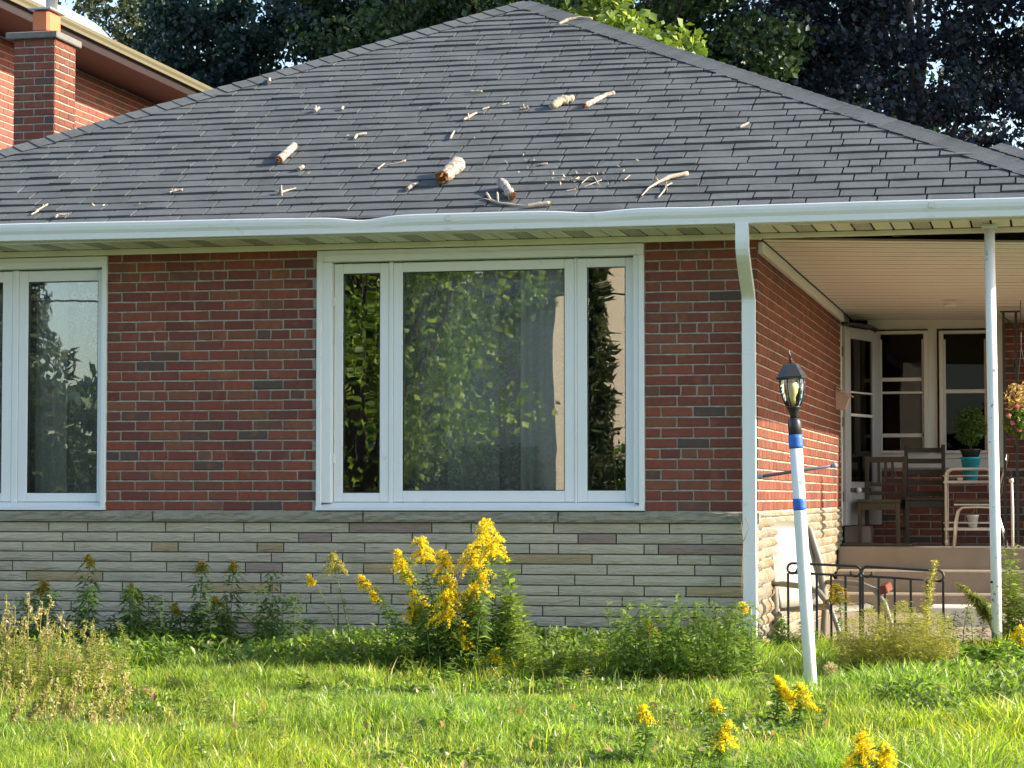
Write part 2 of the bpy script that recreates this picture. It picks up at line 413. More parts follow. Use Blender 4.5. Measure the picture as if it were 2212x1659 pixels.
def brick_mesh(L, H=P-JT, D=0.05, axis='x', seed=0):
    """one brick seen from its face at 0, bevelled arrises, origin at lower left front corner"""
    rr = random.Random(seed); e = 0.0022
    j = lambda: rr.uniform(-e, e)
    bv = 0.0045
    fr = [(bv+j(), 0, bv+j()), (L-bv+j(), 0, bv+j()), (L-bv+j(), 0, H-bv+j()), (bv+j(), 0, H-bv+j())]
    md = [(j(), bv, j()), (L+j(), bv, j()), (L+j(), bv, H+j()), (j(), bv, H+j())]
    bk = [(0, D, 0), (L, D, 0), (L, D, H), (0, D, H)]
    V = fr+md+bk
    F = [(0, 1, 2, 3)]
    for i in range(4):
        k = (i+1) % 4
        F += [(i, 4+i, 4+k, k), (4+i, 8+i, 8+k, 4+k)]
    return V, F
def vf_mesh(name, V, F, mat):
    me = bpy.data.meshes.new(name); me.from_pydata(V, [], F); me.materials.append(mat); me.update(); return me
BV = [vf_mesh('brick', *brick_mesh(BP-JT, seed=s), M['brick']) for s in range(5)]
HV = [vf_mesh('brick', *brick_mesh(BP/2-JT, seed=s+20), M['brick']) for s in range(3)]

def bond_row(x0, x1, row, header):
    """(start, length) of the bricks of one course"""
    out = []; x = x0
    if header:
        pat = [0.098, 0.138, 0.105, 0.105, BP, 0.105, 0.105, BP]; i = 0
        while x < x1-0.02:
            L = pat[i % len(pat)]; i += 1
            out.append((x, min(L, x1-x)-JT)); x += L
    else:
        first = BP/2 if row % 2 else BP
        while x < x1-0.02:
            L = first if x == x0 else BP
            out.append((x, min(L, x1-x)-JT)); x += L
    return [(a, l) for a, l in out if l > 0.02]

def brick_panel(parent, x0, x1, z0, z1, seed):
    rr = random.Random(seed); n = 0
    for r_ in range(int(math.ceil((z1-z0)/P-0.2))):
        z = z0 + r_*P + JT/2
        for a, L in bond_row(x0, x1, r_, r_ % 6 == 5):
            if abs(L-(BP-JT)) < 1e-4: me = rr.choice(BV)
            elif abs(L-(BP/2-JT)) < 1e-4: me = rr.choice(HV)
            else: me = vf_mesh('brick', *brick_mesh(L, seed=rr.randint(0, 9999)), M['brick'])
            o = link('brick', me, parent, (a+JT/2, rr.uniform(-0.0015, 0.0015), z)); n += 1
    return n
FWS = []
for x0, x1 in ((-6.75, -6.35), (-4.455, -2.952), (-0.735, -0.006)):
    b = MB(); b.box(x0, x1, 0.007, 0.25, 0.86, 2.70); FWS.append(b.obj('front_wall', M['mortar'], house))
n1 = brick_panel(FWS[1], -4.455, -2.955, ZB, 2.645, 1)
n2 = brick_panel(FWS[2], -0.733, 0.0, ZB, 2.645, 2)
# the far left strip outside the picture: joined
def joined_bricks(name, mat, cells, parent, to_world):
    V = []; F = []
    for i, (a, z, L, H) in enumerate(cells):
        v, f = brick_mesh(L, H, 0.05, seed=i)
        k = len(V); V += [to_world(p[0]+a, p[1], p[2]+z) for p in v]; F += [tuple(q+k for q in ff) for ff in f]
    me = vf_mesh(name, V, F, mat)
    return tag(link(name, me, parent), None, None, None, 'stuff')
cells = []
for r_ in range(26):
    cells += [(a, ZB+r_*P+JT/2, L, P-JT) for a, L in bond_row(-6.75, -6.35, r_, False)]
joined_bricks('brickwork', M['brick'], cells, FWS[0], lambda x, y, z: (x, y, z))

# side wall of the porch bay: plane x = 0, runs back
SWY = 6.12
b = MB(); b.box(-0.25, -0.007, 0.25, SWY, -0.2, 2.70); b.box(-0.25, -0.008, 0.05, 0.25, -0.2, 2.70)
q_ = MB(); q_.box(-6.75, -6.5, 0.25, 12.0, -0.2, 2.70); q_.obj('left_wall', M['brick_lit'], house)
q_ = MB(); q_.box(-6.75, 4.4, 12.0, 12.25, -0.2, 2.70); q_.obj('rear_wall', M['brick_lit'], house)
sw = b.obj('side_wall', M['mortar_pale'], house)
cells = []
for r_ in range(26):
    cells += [(a, ZB+r_*P+JT/2, L, P-JT) for a, L in bond_row(0.0, SWY, r_, r_ % 6 == 5)]
joined_bricks('brickwork', M['brick_lit'], cells, sw, lambda x, y, z: (-y+0.0015, x+0.002, z))
# split stone foot of the side wall: rounded blocks
def stone_side():
    rr = random.Random(5); V = []; F = []
    z = -0.05
    while z < 0.89:
        H = 0.067*rr.choice((1, 1, 1, 1.5)); H = min(H, 0.895-z)
        y = 0.0
        while y < SWY:
            L = rr.uniform(0.09, 0.26); L = min(L, SWY-y)
            nx, ny = 5, 4; k = len(V); pr = rr.uniform(0.012, 0.03)
            for jy in range(ny):
                for ix in range(nx):
                    u, w = ix/(nx-1), jy/(ny-1)
                    bul = (1-abs(2*u-1)**4)*(1-abs(2*w-1)**4)
                    V.append((-0.006 + pr*bul + (rr.uniform(-0.004, 0.004) if 0 < u < 1 else 0), y+0.004+u*(L-0.008), z+0.004+w*(H-0.008)))
            for jy in range(ny-1):
                for ix in range(nx-1):
                    F.append((k+jy*nx+ix, k+jy*nx+ix+1, k+(jy+1)*nx+ix+1, k+(jy+1)*nx+ix))
            y += L
        z += H
    me = vf_mesh('split_stones', V, F, M['stone_side'])
    for p in me.polygons: p.use_smooth = True
    tag(link('split_stones', me, sw), None, None, None, 'stuff')
stone_side()

# stone foot of the front wall
b = MB(); b.box(-6.75, -0.004, 0.006, 0.25, -0.3, 0.83)
sb = b.obj('stone_base', M['mortar_dark'], house)
SROWS = [(0.824, 0.755), (0.755, 0.689), (0.689, 0.622), (0.622, 0.556), (0.556, 0.487), (0.487, 0.419), (0.419, 0.352), (0.352, 0.285), (0.285, 0.218), (0.218, 0.150), (0.150, 0.083), (0.083, 0.016), (0.016, -0.06)]
SJ = [[-5.43, -4.868, -4.584, -4.019, -3.462, -3.274, -2.725, -2.157, -1.89, -1.336, -0.767, -0.574, 0],
      [-5.33, -4.766, -4.37, -3.815, -3.634, -3.076, -2.847, -2.291, -1.73, -1.174, -0.922, -0.363, 0],
      [-5.62, -5.059, -4.678, -4.119, -3.928, -3.368, -3.181, -2.617, -2.06, -1.498, -1.305, -0.74, -0.646, 0],
      [-5.4, -4.838, -4.269, -3.713, -3.267, -2.955, -2.77, -2.2, -1.64, -1.082, -0.521, -0.311, 0],
      [-5.69, -5.133, -4.57, -4.011, -3.45, -3.189, -2.625, -2.418, -1.86, -1.55, -0.983, -0.411, 0],
      [-5.59, -5.03, -4.471, -3.903, -3.34, -2.98, -2.42, -2.14, -1.76, -1.197, -0.808, -0.244, 0],
      [-5.5, -4.9, -4.328, -3.762, -3.20, -2.85, -2.29, -1.87, -1.305, -0.74, -0.468, 0],
      [-5.4, -4.53, -3.969, -3.55, -2.99, -2.43, -2.16, -1.73, -1.166, -0.884, -0.319, 0],
      [-5.5, -4.94, -4.7, -4.14, -3.58, -3.02, -2.80, -2.24, -1.68, -1.41, -0.846, -0.28, 0]]
TINT = {(0, 6): 2, (1, 5): 2, (2, 3): 1, (2, 5): 1, (4, 4): 2, (4, 6): 1, (5, 1): 1, (6, 3): 1, (3, 7): 1, (1, 9): 2, (3, 8): 1, (2, 12): 2, (6, 10): 1, (5, 7): 2}
def tone(name, col):
    g = G(name)
    rr_ = g.math('MULTIPLY', g.rand(), 0.6)
    c = g.mix(rr_, col, (col[0]*0.72, col[1]*0.74, col[2]*0.80))
    c = g.mix(g.ramp(g.noise(3.2, 5), [(0.5, (0, 0, 0)), (0.72, (0.4, 0.4, 0.4))]), c, (0.30, 0.25, 0.15))
    c = g.mix(g.math('MULTIPLY', g.noise(1.0, 5, g.stretch((9, 9, 60)), 0.65), 0.5), c, tuple(x*0.35 for x in col))
    h = g.math('ADD', g.noise(1.0, 4, g.stretch((12, 12, 75)), 0.6), g.math('MULTIPLY', g.noise(130, 4), 0.35))
    return g.done(g.bsdf(c, 0.9, g.bump(h, 0.8, 0.02), spec=0.2))
ST = [tone('grey_ledge_stone', (0.63, 0.55, 0.40)), tone('tan_ledge_stone', (0.54, 0.41, 0.23)), tone('mauve_ledge_stone', (0.43, 0.32, 0.26))]
def ledge_stone(L, H, rr, mat):
    """split-faced strip of stone: an uneven face of small facets"""
    nx = max(3, int(L/0.07)); V = []; F = []
    for jz in range(4):
        w = jz/3
        for ix in range(nx+1):
            u = ix/nx; edge = ix in (0, nx) or jz in (0, 3)
            V.append((u*L, (0.0 if edge else -rr.uniform(0.001, 0.007)), w*H + (0 if jz in (0, 3) else rr.uniform(-0.006, 0.006))))
    n = nx+1
    for jz in range(3):
        for ix in range(nx): F.append((jz*n+ix, jz*n+ix+1, (jz+1)*n+ix+1, (jz+1)*n+ix))
    k = len(V); V += [(0, 0.04, 0), (L, 0.04, 0), (L, 0.04, H), (0, 0.04, H)]
    F += [(0, k, k+1, nx), (3*n+nx, k+2, k+3, 3*n), (0, 3*n, k+3, k), (nx, k+1, k+2, 3*n+nx)]
    return vf_mesh('stone', V, F, mat)
rr = random.Random(21)
for i, (zt, zb) in enumerate(SROWS):
    js = list(SJ[i]) if i < len(SJ) else None
    if js is None:
        js = [-5.6]; 
        while js[-1] < -0.3: js.append(js[-1] + rr.choice((0.28, 0.56, 0.56, 0.42)))
        js[-1] = 0
    for k in range(len(js)-1):
        L = js[k+1]-js[k]-0.009; H = zt-zb-0.0085
        t = TINT.get((i, k), 0) if i < len(SJ) else rr.choices((0, 1, 2), (8, 1, 1))[0]
        link('stone', ledge_stone(L, H, rr, ST[t]), sb, (js[k]+0.0055, -0.004, zb+0.005))
# cap course: lengths of rough sill stone
cj = [-6.75, -5.36, -4.1, -2.62, -1.30, 0.012]
for k in range(5):
    L = cj[k+1]-cj[k]-0.006; nx = int(L/0.05); V = []; F = []
    for jz in range(5):
        for ix in range(nx+1):
            zz = 0.828 + [0, 0.018, 0.042, 0.062, 0.070][jz] + (rr.uniform(-0.004, 0.004) if 0 < jz < 4 else 0)
            yy = -0.024 - (0 if jz in (0, 4) else rr.uniform(0.0, 0.016)) + (0.012 if jz == 4 else 0)
            V.append((ix/nx*L, yy, zz-0.828))
    n = nx+1
    for jz in range(4):
        for ix in range(nx): F.append((jz*n+ix, jz*n+ix+1, (jz+1)*n+ix+1, (jz+1)*n+ix))
    q = len(V); V += [(0, 0.05, 0), (L, 0.05, 0), (L, 0.05, 0.070), (0, 0.05, 0.070)]
    F += [(0, q, q+1, nx), (4*n+nx, q+2, q+3, 4*n), (0, 4*n, q+3, q), (nx, q+1, q+2, 4*n+nx)]
    link('cap_stone', vf_mesh('cap_stone', V, F, M['cap']), sb, (cj[k]+0.003, 0, 0.828))

# ---- windows: casing > sashes, panes, mullions
def frame_rect(b, x0, x1, z0, z1, w, y0, y1, wb=None):
    wb = wb or w
    b.cbox(x0, x0+w, y0, y1, z0, z1, 0.004); b.cbox(x1-w, x1, y0, y1, z0, z1, 0.004)
    b.cbox(x0+w, x1-w, y0+0.001, y1, z1-w, z1-0.0005, 0.004); b.cbox(x0+w, x1-w, y0+0.001, y1, z0+0.0005, z0+wb, 0.004)
def sash(win, x0, x1, z0, z1, gx0, gx1, gz0, gz1):
    b = MB()
    b.cbox(x0, gx0, 0.050, 0.100, z0, z1, 0.004); b.cbox(gx1, x1, 0.050, 0.100, z0, z1, 0.004)
    b.cbox(gx0, gx1, 0.051, 0.100, z0, gz0, 0.004); b.cbox(gx0, gx1, 0.051, 0.100, gz1, z1, 0.004)
    b.obj('sash', M['white'], win)
    s = MB(); e = 0.006     # dark glazing gasket just inside the sash
    s.box(gx0, gx0+e, 0.060, 0.078, gz0, gz1); s.box(gx1-e, gx1, 0.060, 0.078, gz0, gz1)
    s.box(gx0+e, gx1-e, 0.0605, 0.078, gz0, gz0+e); s.box(gx0+e, gx1-e, 0.0605, 0.078, gz1-e, gz1)
    s.obj('gasket', M['black'], win)
    p = MB(); p.box(gx0+0.002, gx1-0.002, 0.066, 0.072, gz0+0.002, gz1-0.002)
    p.obj('pane', M['glass'], win)
def casing(x0, x1, jl, jr):
    b = MB()
    z0, z1 = 0.905, 2.640
    for (a, c, o) in ((x0, jl, 1), (jr, x1, -1)):
        b.cbox(a, c, -0.004, 0.115, z0+0.05, z1-0.075, 0.003)
    b.cbox(x0, x0+0.034, -0.020, -0.0045, z0+0.02, z1-0.0752, 0.003); b.cbox(x1-0.034, x1, -0.020, -0.0045, z0+0.02, z1-0.0752, 0.003)
    b.cbox(x0+0.001, x1-0.001, -0.018, 0.115, z1-0.075, z1, 0.003)
    b.cbox(x0+0.05, x1-0.05, -0.026, -0.0185, z1-0.075, z1-0.03, 0.003)
    q = [(x0, -0.028, z0), (x1, -0.028, z0), (x1, -0.028, z0+0.02), (x0, -0.028, z0+0.02), (x1, 0.05, z0+0.052), (x0, 0.05, z0+0.052), (x0, 0.115, z0), (x1, 0.115, z0), (x1, 0.115, z0+0.052), (x0, 0.115, z0+0.052)]
    k = len(b.v); b.v += q
    for f in ((0, 1, 2, 3), (3, 2, 4, 5), (5, 4, 8, 9), (0, 6, 7, 1), (0, 3, 5, 9, 6), (1, 7, 8, 4, 2)):
        b.f.append(tuple(k+i for i in f)); b.m.append(0); b.s.append(False)
    return b.obj('window', M['white'], house)
w1 = casing(-2.952, -0.735, -2.853, -0.806)
w1['label'] = 'large white picture window with three panes'
sash(w1, -2.850, -2.468, 0.960, 2.556, -2.788, -2.530, 1.020, 2.490)
sash(w1, -2.438, -1.207, 0.960, 2.556, -2.374, -1.273, 1.034, 2.492)
sash(w1, -1.190, -0.808, 0.960, 2.556, -1.123, -0.867, 1.034, 2.497)
b = MB(); b.cbox(-2.467, -2.439, 0.046, 0.11, 0.957, 2.562); b.obj('mullion', M['white'], w1)
b = MB(); b.cbox(-1.206, -1.191, 0.046, 0.11, 0.957, 2.562); b.obj('mullion', M['white'], w1)
for x, z in ((-2.846, 2.30), (-2.846, 1.25), (-0.812, 2.33), (-0.812, 1.3)):
    b = MB(); b.cbox(x-0.006, x+0.006, 0.036, 0.052, z-0.03, z+0.03, 0.002); b.obj('hinge', M['white'], w1)
w2 = casing(-6.35, -4.455, -6.25, -4.487)
w2['label'] = 'white window cut by the left edge of the view'
sash(w2, -5.128, -4.489, 0.960, 2.556, -5.060, -4.543, 1.020, 2.480)
sash(w2, -5.80, -5.175, 0.960, 2.556, -5.735, -5.250, 1.020, 2.480)
sash(w2, -6.245, -5.82, 0.960, 2.556, -6.18, -5.88, 1.020, 2.480)
b = MB(); b.cbox(-5.174, -5.129, 0.046, 0.11, 0.957, 2.562); b.obj('mullion', M['white'], w2)
# rooms behind, with lace curtains
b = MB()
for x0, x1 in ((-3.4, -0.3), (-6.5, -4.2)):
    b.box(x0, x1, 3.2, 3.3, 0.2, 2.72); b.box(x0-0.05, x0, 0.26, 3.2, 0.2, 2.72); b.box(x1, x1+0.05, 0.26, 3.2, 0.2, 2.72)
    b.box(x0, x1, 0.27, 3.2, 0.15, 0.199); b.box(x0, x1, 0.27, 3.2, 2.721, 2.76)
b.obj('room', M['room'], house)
def curtain(x0, x1, y, amp, seed, z0=0.93, z1=2.60, mat='lace'):
    rr = random.Random(seed); nx = int((x1-x0)*90); V = []; F = []
    ph = [rr.uniform(0, 6.28) for _ in range(4)]
    for j in range(2):
        for i in range(nx+1):
            x = x0 + (x1-x0)*i/nx
            d = amp*(math.sin(x*42+ph[0])*0.55 + math.sin(x*71+ph[1]+j*0.6)*0.3 + math.sin(x*17+ph[2])*0.5)
            V.append((x, y+d, (z0, z1)[j]))
    for i in range(nx): F.append((i, i+1, nx+2+i, nx+1+i))
    me = vf_mesh('curtain', V, F, M[mat])
    for p in me.polygons: p.use_smooth = True
    return link('curtain', me, house)
curtain(-2.42, -1.22, 0.26, 0.016, 1); curtain(-1.60, -1.25, 0.20, 0.030, 2, mat='sheer'); curtain(-2.10, -1.75, 0.21, 0.018, 6)
curtain(-5.72, -4.50, 0.26, 0.016, 3); curtain(-5.06, -4.83, 0.20, 0.026, 4, mat='sheer')

# ---- trim board, soffit, fascia, gutter
b = MB(); b.cbox(-6.75, -1.86, -0.030, -0.0205, 2.645, 2.684, 0.002); b.cbox(-1.858, 0.030, -0.030, -0.0205, 2.645, 2.684, 0.002)
b.box(-6.75, 0.03, -0.0203, 0.02, 2.6455, 2.684)
b.obj('frieze_trim', M['soffit'], house)
x = -6.78; k = 0; SW = 0.1215
sp = {}
for vent in (0, 1):
    b = MB()
    b.box(0.007, SW-0.007, -0.435, -0.031, 0.0, 0.010)
    sp[vent] = b.mesh('soffit_panel', M['vent'] if vent else M['soffit'])
while x < 2.15:
    link('soffit_panel', sp[1 if k % 3 == 1 else 0], house, (x, 0, 2.686)); x += SW; k += 1
b = MB(); b.box(-7.0, 2.2, -0.436, 0.10, 2.698, 2.702); b.obj('soffit_gap_black', M['dark'], house)  # black sheet giving the gaps between soffit panels their shade
b = MB(); b.box(-7.12, 2.23, -0.462, -0.4365, 2.684, 2.81); b.box(2.20, 2.23, -0.4365, 12.4, 2.684, 2.81); b.box(-7.12, -7.09, -0.4365, 12.4, 2.684, 2.81)
b.obj('fascia', M['white'], house)
def dent(x):
    d = 0.0
    for c, w, a in ((-2.47, 0.16, -0.024), (-2.75, 0.35, -0.006), (-0.98, 0.20, -0.018), (-0.30, 0.18, -0.004), (-4.6, 0.6, 0.004), (0.9, 0.5, 0.003)):
        d += a*math.exp(-((x-c)/w)**2)
    return d
def gutter(name, parent, pts, out):
    """K-style trough swept along a list of points; out = outward direction"""
    prof = [(0.0, 0.105), (0.002, 0.002), (0.006, 0.0), (0.070, 0.0), (0.078, 0.004), (0.080, 0.020), (0.083, 0.040), (0.097, 0.062), (0.103, 0.085), (0.104, 0.106), (0.100, 0.112), (0.094, 0.110), (0.093, 0.100)]
    V = []; F = []; m = len(prof)
    for (p, d) in pts:
        for o, z in prof:
            V.append((p[0]+out[0]*(o - abs(d)*0.35*(z > 0.05)), p[1]+out[1]*(o - abs(d)*0.35*(z > 0.05)), p[2]+z+d*(z > 0.03)*(z/0.11)))
    for i in range(len(pts)-1):
        for j in range(m-1): F.append((i*m+j, i*m+j+1, (i+1)*m+j+1, (i+1)*m+j))
    F.append(tuple(range(m))); F.append(tuple((len(pts)-1)*m + j for j in reversed(range(m))))
    me = vf_mesh(name, V, F, M['gutter'])
    return link(name, me, parent)
gp = []
x = -7.16
while x < 2.36:
    gp.append(((x, -0.4625, 2.690 + 0.012*math.exp(-((x+6.0)/1.6)**2)), dent(x))); x += 0.05
gut = gutter('gutter', house, gp, (0, -1))
for x_ in (-5.05, -1.92, 1.12):
    b = MB(); b.box(x_, x_+0.035, -0.5685, -0.5665, 2.755, 2.79); b.box(x_, x_+0.035, -0.546, -0.544, 2.692, 2.71); b.obj('seam_band', M['white_old'], gut)
gutter('gutter', house, [((2.2305, -0.46, 2.69), 0), ((2.2305, 12.4, 2.69), 0)], (1, 0))
# downspout: outlet elbow, offset back to the wall, long straight run
def rect_tube(b, path, w, d):
    k = len(b.v)
    for i, p in enumerate(path):
        t = (Vector(path[min(i+1, len(path)-1)])-Vector(path[max(i-1, 0)])).normalized()
        n_ = Vector((1, 0, 0)).cross(t).normalized()
        for sx, sn in ((-1, -1), (-0.4, -1.06), (0.4, -1.06), (1, -1), (1, 1), (-1, 1)):
            b.v.append(tuple(Vector(p) + Vector((sx*w/2, 0, 0)) + n_*(-sn*d/2)))
    for i in range(len(path)-1):
        for j in range(6):
            j2 = (j+1) % 6
            b.f.append((k+i*6+j, k+i*6+j2, k+(i+1)*6+j2, k+(i+1)*6+j)); b.m.append(0); b.s.append(False)
    b.f.append(tuple(k+j for j in range(6))); b.m.append(0); b.s.append(False)
ds = MB(); rect_tube(ds, [(-0.028, -0.515, 2.695), (-0.028, -0.515, 2.62), (-0.028, -0.512, 2.58), (-0.029, -0.503, 2.545), (-0.029, -0.485, 2.515), (-0.030, -0.45, 2.485), (-0.036, -0.30, 2.395), (-0.041, -0.15, 2.315), (-0.042, -0.115, 2.29), (-0.043, -0.094, 2.262), (-0.043, -0.085, 2.22)], 0.080, 0.06)
dso = ds.obj('downspout', M['gutter'], house)
ds = MB(); rect_tube(ds, [(-0.043, -0.085, 2.26), (-0.043, -0.085, 0.02)], 0.083, 0.064); ds.obj('straight_run', M['gutter'], dso)
for z in (1.9, 0.62):
    ds = MB(); ds.cbox(-0.0835, -0.0025, -0.1185, -0.02, z, z+0.018, 0.001); ds.obj('strap', M['gutter'], dso)

# ---- roof: deck, shingles, hip caps
RB = 12.9
apex_y = EY+HW; apex_z = EZ+PT*HW; back_y = RB-HW
b = MB(); dz = -0.012
A = (XM, apex_y, apex_z+dz); Bk = (XM, back_y, apex_z+dz)
c0, c1, c2, c3 = (XM-HW, EY, EZ+dz), (XM+HW, EY, EZ+dz), (XM+HW, RB, EZ+dz), (XM-HW, RB, EZ+dz)
lo = lambda p: (p[0], p[1], p[2]-0.03)
b.quad(c0, c1, A); b.quad(c1, c2, Bk, A); b.quad(c2, c3, Bk); b.quad(c3, c0, A, Bk)
b.quad(lo(c0), lo(c1), c1, c0); b.quad(lo(c1), lo(c2), c2, c1); b.quad(lo(c3), lo(c0), c0, c3); b.quad(lo(c2), lo(c3), c3, c2)
b.quad(lo(c0), lo(c3), lo(c2), lo(c1))
roof = b.obj('roof', M['shingle'], house)
b = MB(); b.box(XM-HW+0.02, XM+HW-0.02, EY-0.008, EY-0.001, EZ-0.055, EZ-0.008); b.obj('eave_gap_dark', M['dark_fascia'], roof)  # dark strip standing in for the shaded gap between shingles and gutter
SL = math.sqrt(1+PT*PT); EXP = 0.1427
def slope_pt(x, v, lift):
    """x along the eave, v metres up the slope, lift off the deck"""
    return (x, EY + v/SL - lift*PT/SL, EZ + v*PT/SL + lift/SL)
NROW = int(HW*SL/EXP)
tabs = []
rr = random.Random(8)
for r_ in range(NROW+1):
    v0 = r_*EXP; half = HW - v0/SL
    if half < 0.05: break
    x = XM-half - rr.uniform(0, 0.3)
    while x < XM+half:
        w = rr.choice((0.17, 0.21, 0.24, 0.27, 0.30, 0.33)) + rr.uniform(-0.015, 0.015)
        tabs.append((r_, x, w, rr.choice((0.0065, 0.0065, 0.0115))+rr.uniform(0, 0.003), rr.uniform(-0.004, 0.004))); x += w
def tab_geo(r_, x, w, th, sk):
    v0 = r_*EXP; V = []; vt = v0+EXP+0.03
    def clampx(q, v):
        half = HW - max(0, v)/SL
        return min(max(q, XM-half+0.02), XM+half-0.02)
    g_ = 0.0058; a, c = x+g_, x+w-g_
    n = 3; bot = []; 
    sag = lambda q: 0.0025*math.sin(q*3.1+r_*1.7) + 0.0015*math.sin(q*11+r_)
    for i in range(n+1):
        q = a+(c-a)*i/n
        bot.append(clampx(q, v0))
    if bot[-1]-bot[0] < 0.015: return None
    low = 0.016 if r_ == 0 else 0.0
    for i in range(n+1): V.append(slope_pt(bot[i], v0+sk+low, 0.0))
    for i in range(n+1): V.append(slope_pt(bot[i], v0+sk+low, 0.005+th+sag(bot[i]) - (0.012 if r_ == 0 else 0)))
    for i in range(n+1): V.append(slope_pt(bot[i], v0+0.035, 0.005+th*0.8+sag(bot[i])))
    for i in range(n+1): V.append(slope_pt(clampx(bot[i], vt), vt, 0.0015))
    F = []
    m = n+1
    for k in range(3):
        for i in range(n): F.append((k*m+i, k*m+i+1, (k+1)*m+i+1, (k+1)*m+i))
    F += [(0, m, 2*m, 3*m), (n, 3*m+n, 2*m+n, m+n)]
    return V, F
rest_V = []; rest_F = []; cnt = 0
for t in tabs:
    gm = tab_geo(*t)
    if gm is None: continue
    in_view = t[1]+t[2] > -5.35 and t[1] < 1.75
    if in_view and t[0] < 14 and cnt < 300:
        link('shingle', vf_mesh('shingle', *gm, M['shingle']), roof); cnt += 1
    else:
        k = len(rest_V); rest_V += gm[0]; rest_F += [tuple(i+k for i in f) for f in gm[1]]
tag(link('shingles', vf_mesh('shingles', rest_V, rest_F, M['shingle']), roof), None, None, None, 'stuff')
def hip_caps(p0, p1, nl, nr, parent, exp=0.135, wid=0.155, lift=0.016):
    """cap shingles bent over a hip from p0 (low) to p1; nl, nr the slopes' normals"""
    p0, p1 = Vector(p0), Vector(p1); d = (p1-p0); L = d.length; d.normalize()
    sl = nl.cross(d).normalized(); sr = d.cross(nr).normalized()
    if sl.z > 0: sl = -sl
    if sr.z > 0: sr = -sr
    rr = random.Random(int(L*1000)); n = int(L/exp)
    up = (nl+nr).normalized()
    for i in range(n):
        a = p0+d*(i*exp) ; c = a+d*(exp+0.03)
        l0 = lift+0.004+rr.uniform(0, 0.003); l1 = lift-0.002
        w0 = wid*rr.uniform(0.97, 1.03)
        V = []
        for q, lf in ((a, l0), (c, l1)):
            for s_, nn, ww in ((sl, nl, w0), (sl, nl, 0.03), (None, None, 0), (sr, nr, 0.03), (sr, nr, w0)):
                V.append(tuple(q + up*(lf+0.010)) if s_ is None else tuple(q + s_*ww + nn*lf + up*(0.004 if ww < 0.05 else -0.002)))
        V += [(v[0]-up.x*0.02, v[1]-up.y*0.02, v[2]-up.z*0.02) for v in V[:5]]
        F = [(j, j+1, 6+j, 5+j) for j in range(4)] + [(10+j, 11+j, j+1, j) for j in range(4)]
        link('hip_cap', vf_mesh('hip_cap', V, F, M['shingle']), parent)
nF, nRt, nLf = Vector((0, -PT, 1)).normalized(), Vector((PT, 0, 1)).normalized(), Vector((-PT, 0, 1)).normalized()
hip_caps((XM+HW, EY, EZ), (XM, apex_y, apex_z), nF, nRt, roof)
hip_caps((XM-HW, EY, EZ), (XM, apex_y, apex_z), nLf, nF, roof)

# ---- chimney of the bungalow, standing through the left slope
CX0, CX1, CY0, CY1, CZ = -6.994, -6.601, 3.947, 4.395, 4.990
b = MB(); b.box(CX0+0.006, CX1-0.006, CY0+0.006, CY1-0.006, 2.8, CZ)
chim = b.obj('chimney', M['mortar'], house)
rr = random.Random(4)
nr_ = 31
for r_ in range(nr_):
    z = CZ - (r_+1)*P
    if z < 3.75: break
    segs = [(0, 0.197), (0.197, 0.393)] if r_ % 2 else [(0, 0.10), (0.10, 0.293), (0.293, 0.393)]
    for a, c in segs:
        link('brick', vf_mesh('brick', *brick_mesh(c-a-JT, seed=rr.randint(0, 9999)), M['brick']), chim, (CX0+a+JT/2, CY0, z+JT/2))
    segs = [(0, 0.10), (0.10, 0.30), (0.30, 0.448)] if r_ % 2 else [(0, 0.20), (0.20, 0.40), (0.40, 0.448)]
    for a, c in segs:
        v, f = brick_mesh(c-a-JT, seed=rr.randint(0, 9999)); v = [(-p[1], p[0], p[2]) for p in v]
        link('brick', vf_mesh('brick', v, f, M['brick_lit']), chim, (CX1, CY0+a+JT/2, z+JT/2))
b = MB(); b.cbox(CX0-0.06, CX1+0.035, CY0-0.045, CY1+0.05, CZ, CZ+0.062, 0.008); b.obj('cap', M['grey_cap'], chim)
b = MB(); b.cbox(-6.835, -6.672, CY0+0.02, CY0+0.29, CZ+0.062, CZ+0.262, 0.025); fl = b.obj('flue_liner', M['terracotta'], chim)
b = MB(); b.cbox(-6.86, -6.648, CY0, CY0+0.32, CZ+0.262, CZ+0.282, 0.004); b.obj('lid', M['metal_lid'], chim)
b = MB(); b.lathe([(0.052, CZ+0.282), (0.052, CZ+0.60), (0.075, CZ+0.60), (0.075, CZ+0.66), (0.01, CZ+0.72)], 16, (-6.70, CY0+0.14, 0)); b.obj('flue_pipe', M['galv'], chim)

# ---- wing at the back right with its own hipped end
WX, WY, WH = 1.33, 6.2, 3.72
wa = (WX, WY+WH, EZ+PT*WH)
b = MB()
q0, q1, q2, q3 = (WX-WH, WY, EZ), (WX+WH, WY, EZ), (WX+WH, 13.5, EZ), (WX-WH, 13.5, EZ)
wb = (WX, 13.5, EZ+PT*WH)
b.quad(q0, q1, wa); b.quad(q1, q2, wb, wa); b.quad(q3, q0, wa, wb); b.quad(q2, q3, wb)
b.quad(lo(q0), lo(q1), q1, q0); b.quad(lo(q1), lo(q2), q2, q1); b.quad(lo(q0), lo(q3), lo(q2), lo(q1))
wr = b.obj('wing_roof', M['shingle'], house)
hip_caps((WX+WH, WY, EZ), wa, nF, nRt, wr)
b = MB(); b.box(2.30, 4.40, 6.35, 6.6, 0.0, 2.72); b.box(2.30, 2.55, 6.6, 7.4, 0.0, 2.72); b.box(4.15, 4.4, 6.6, 12.0, 0, 2.72)
b.obj('wing_wall', M['brick_lit'], house)
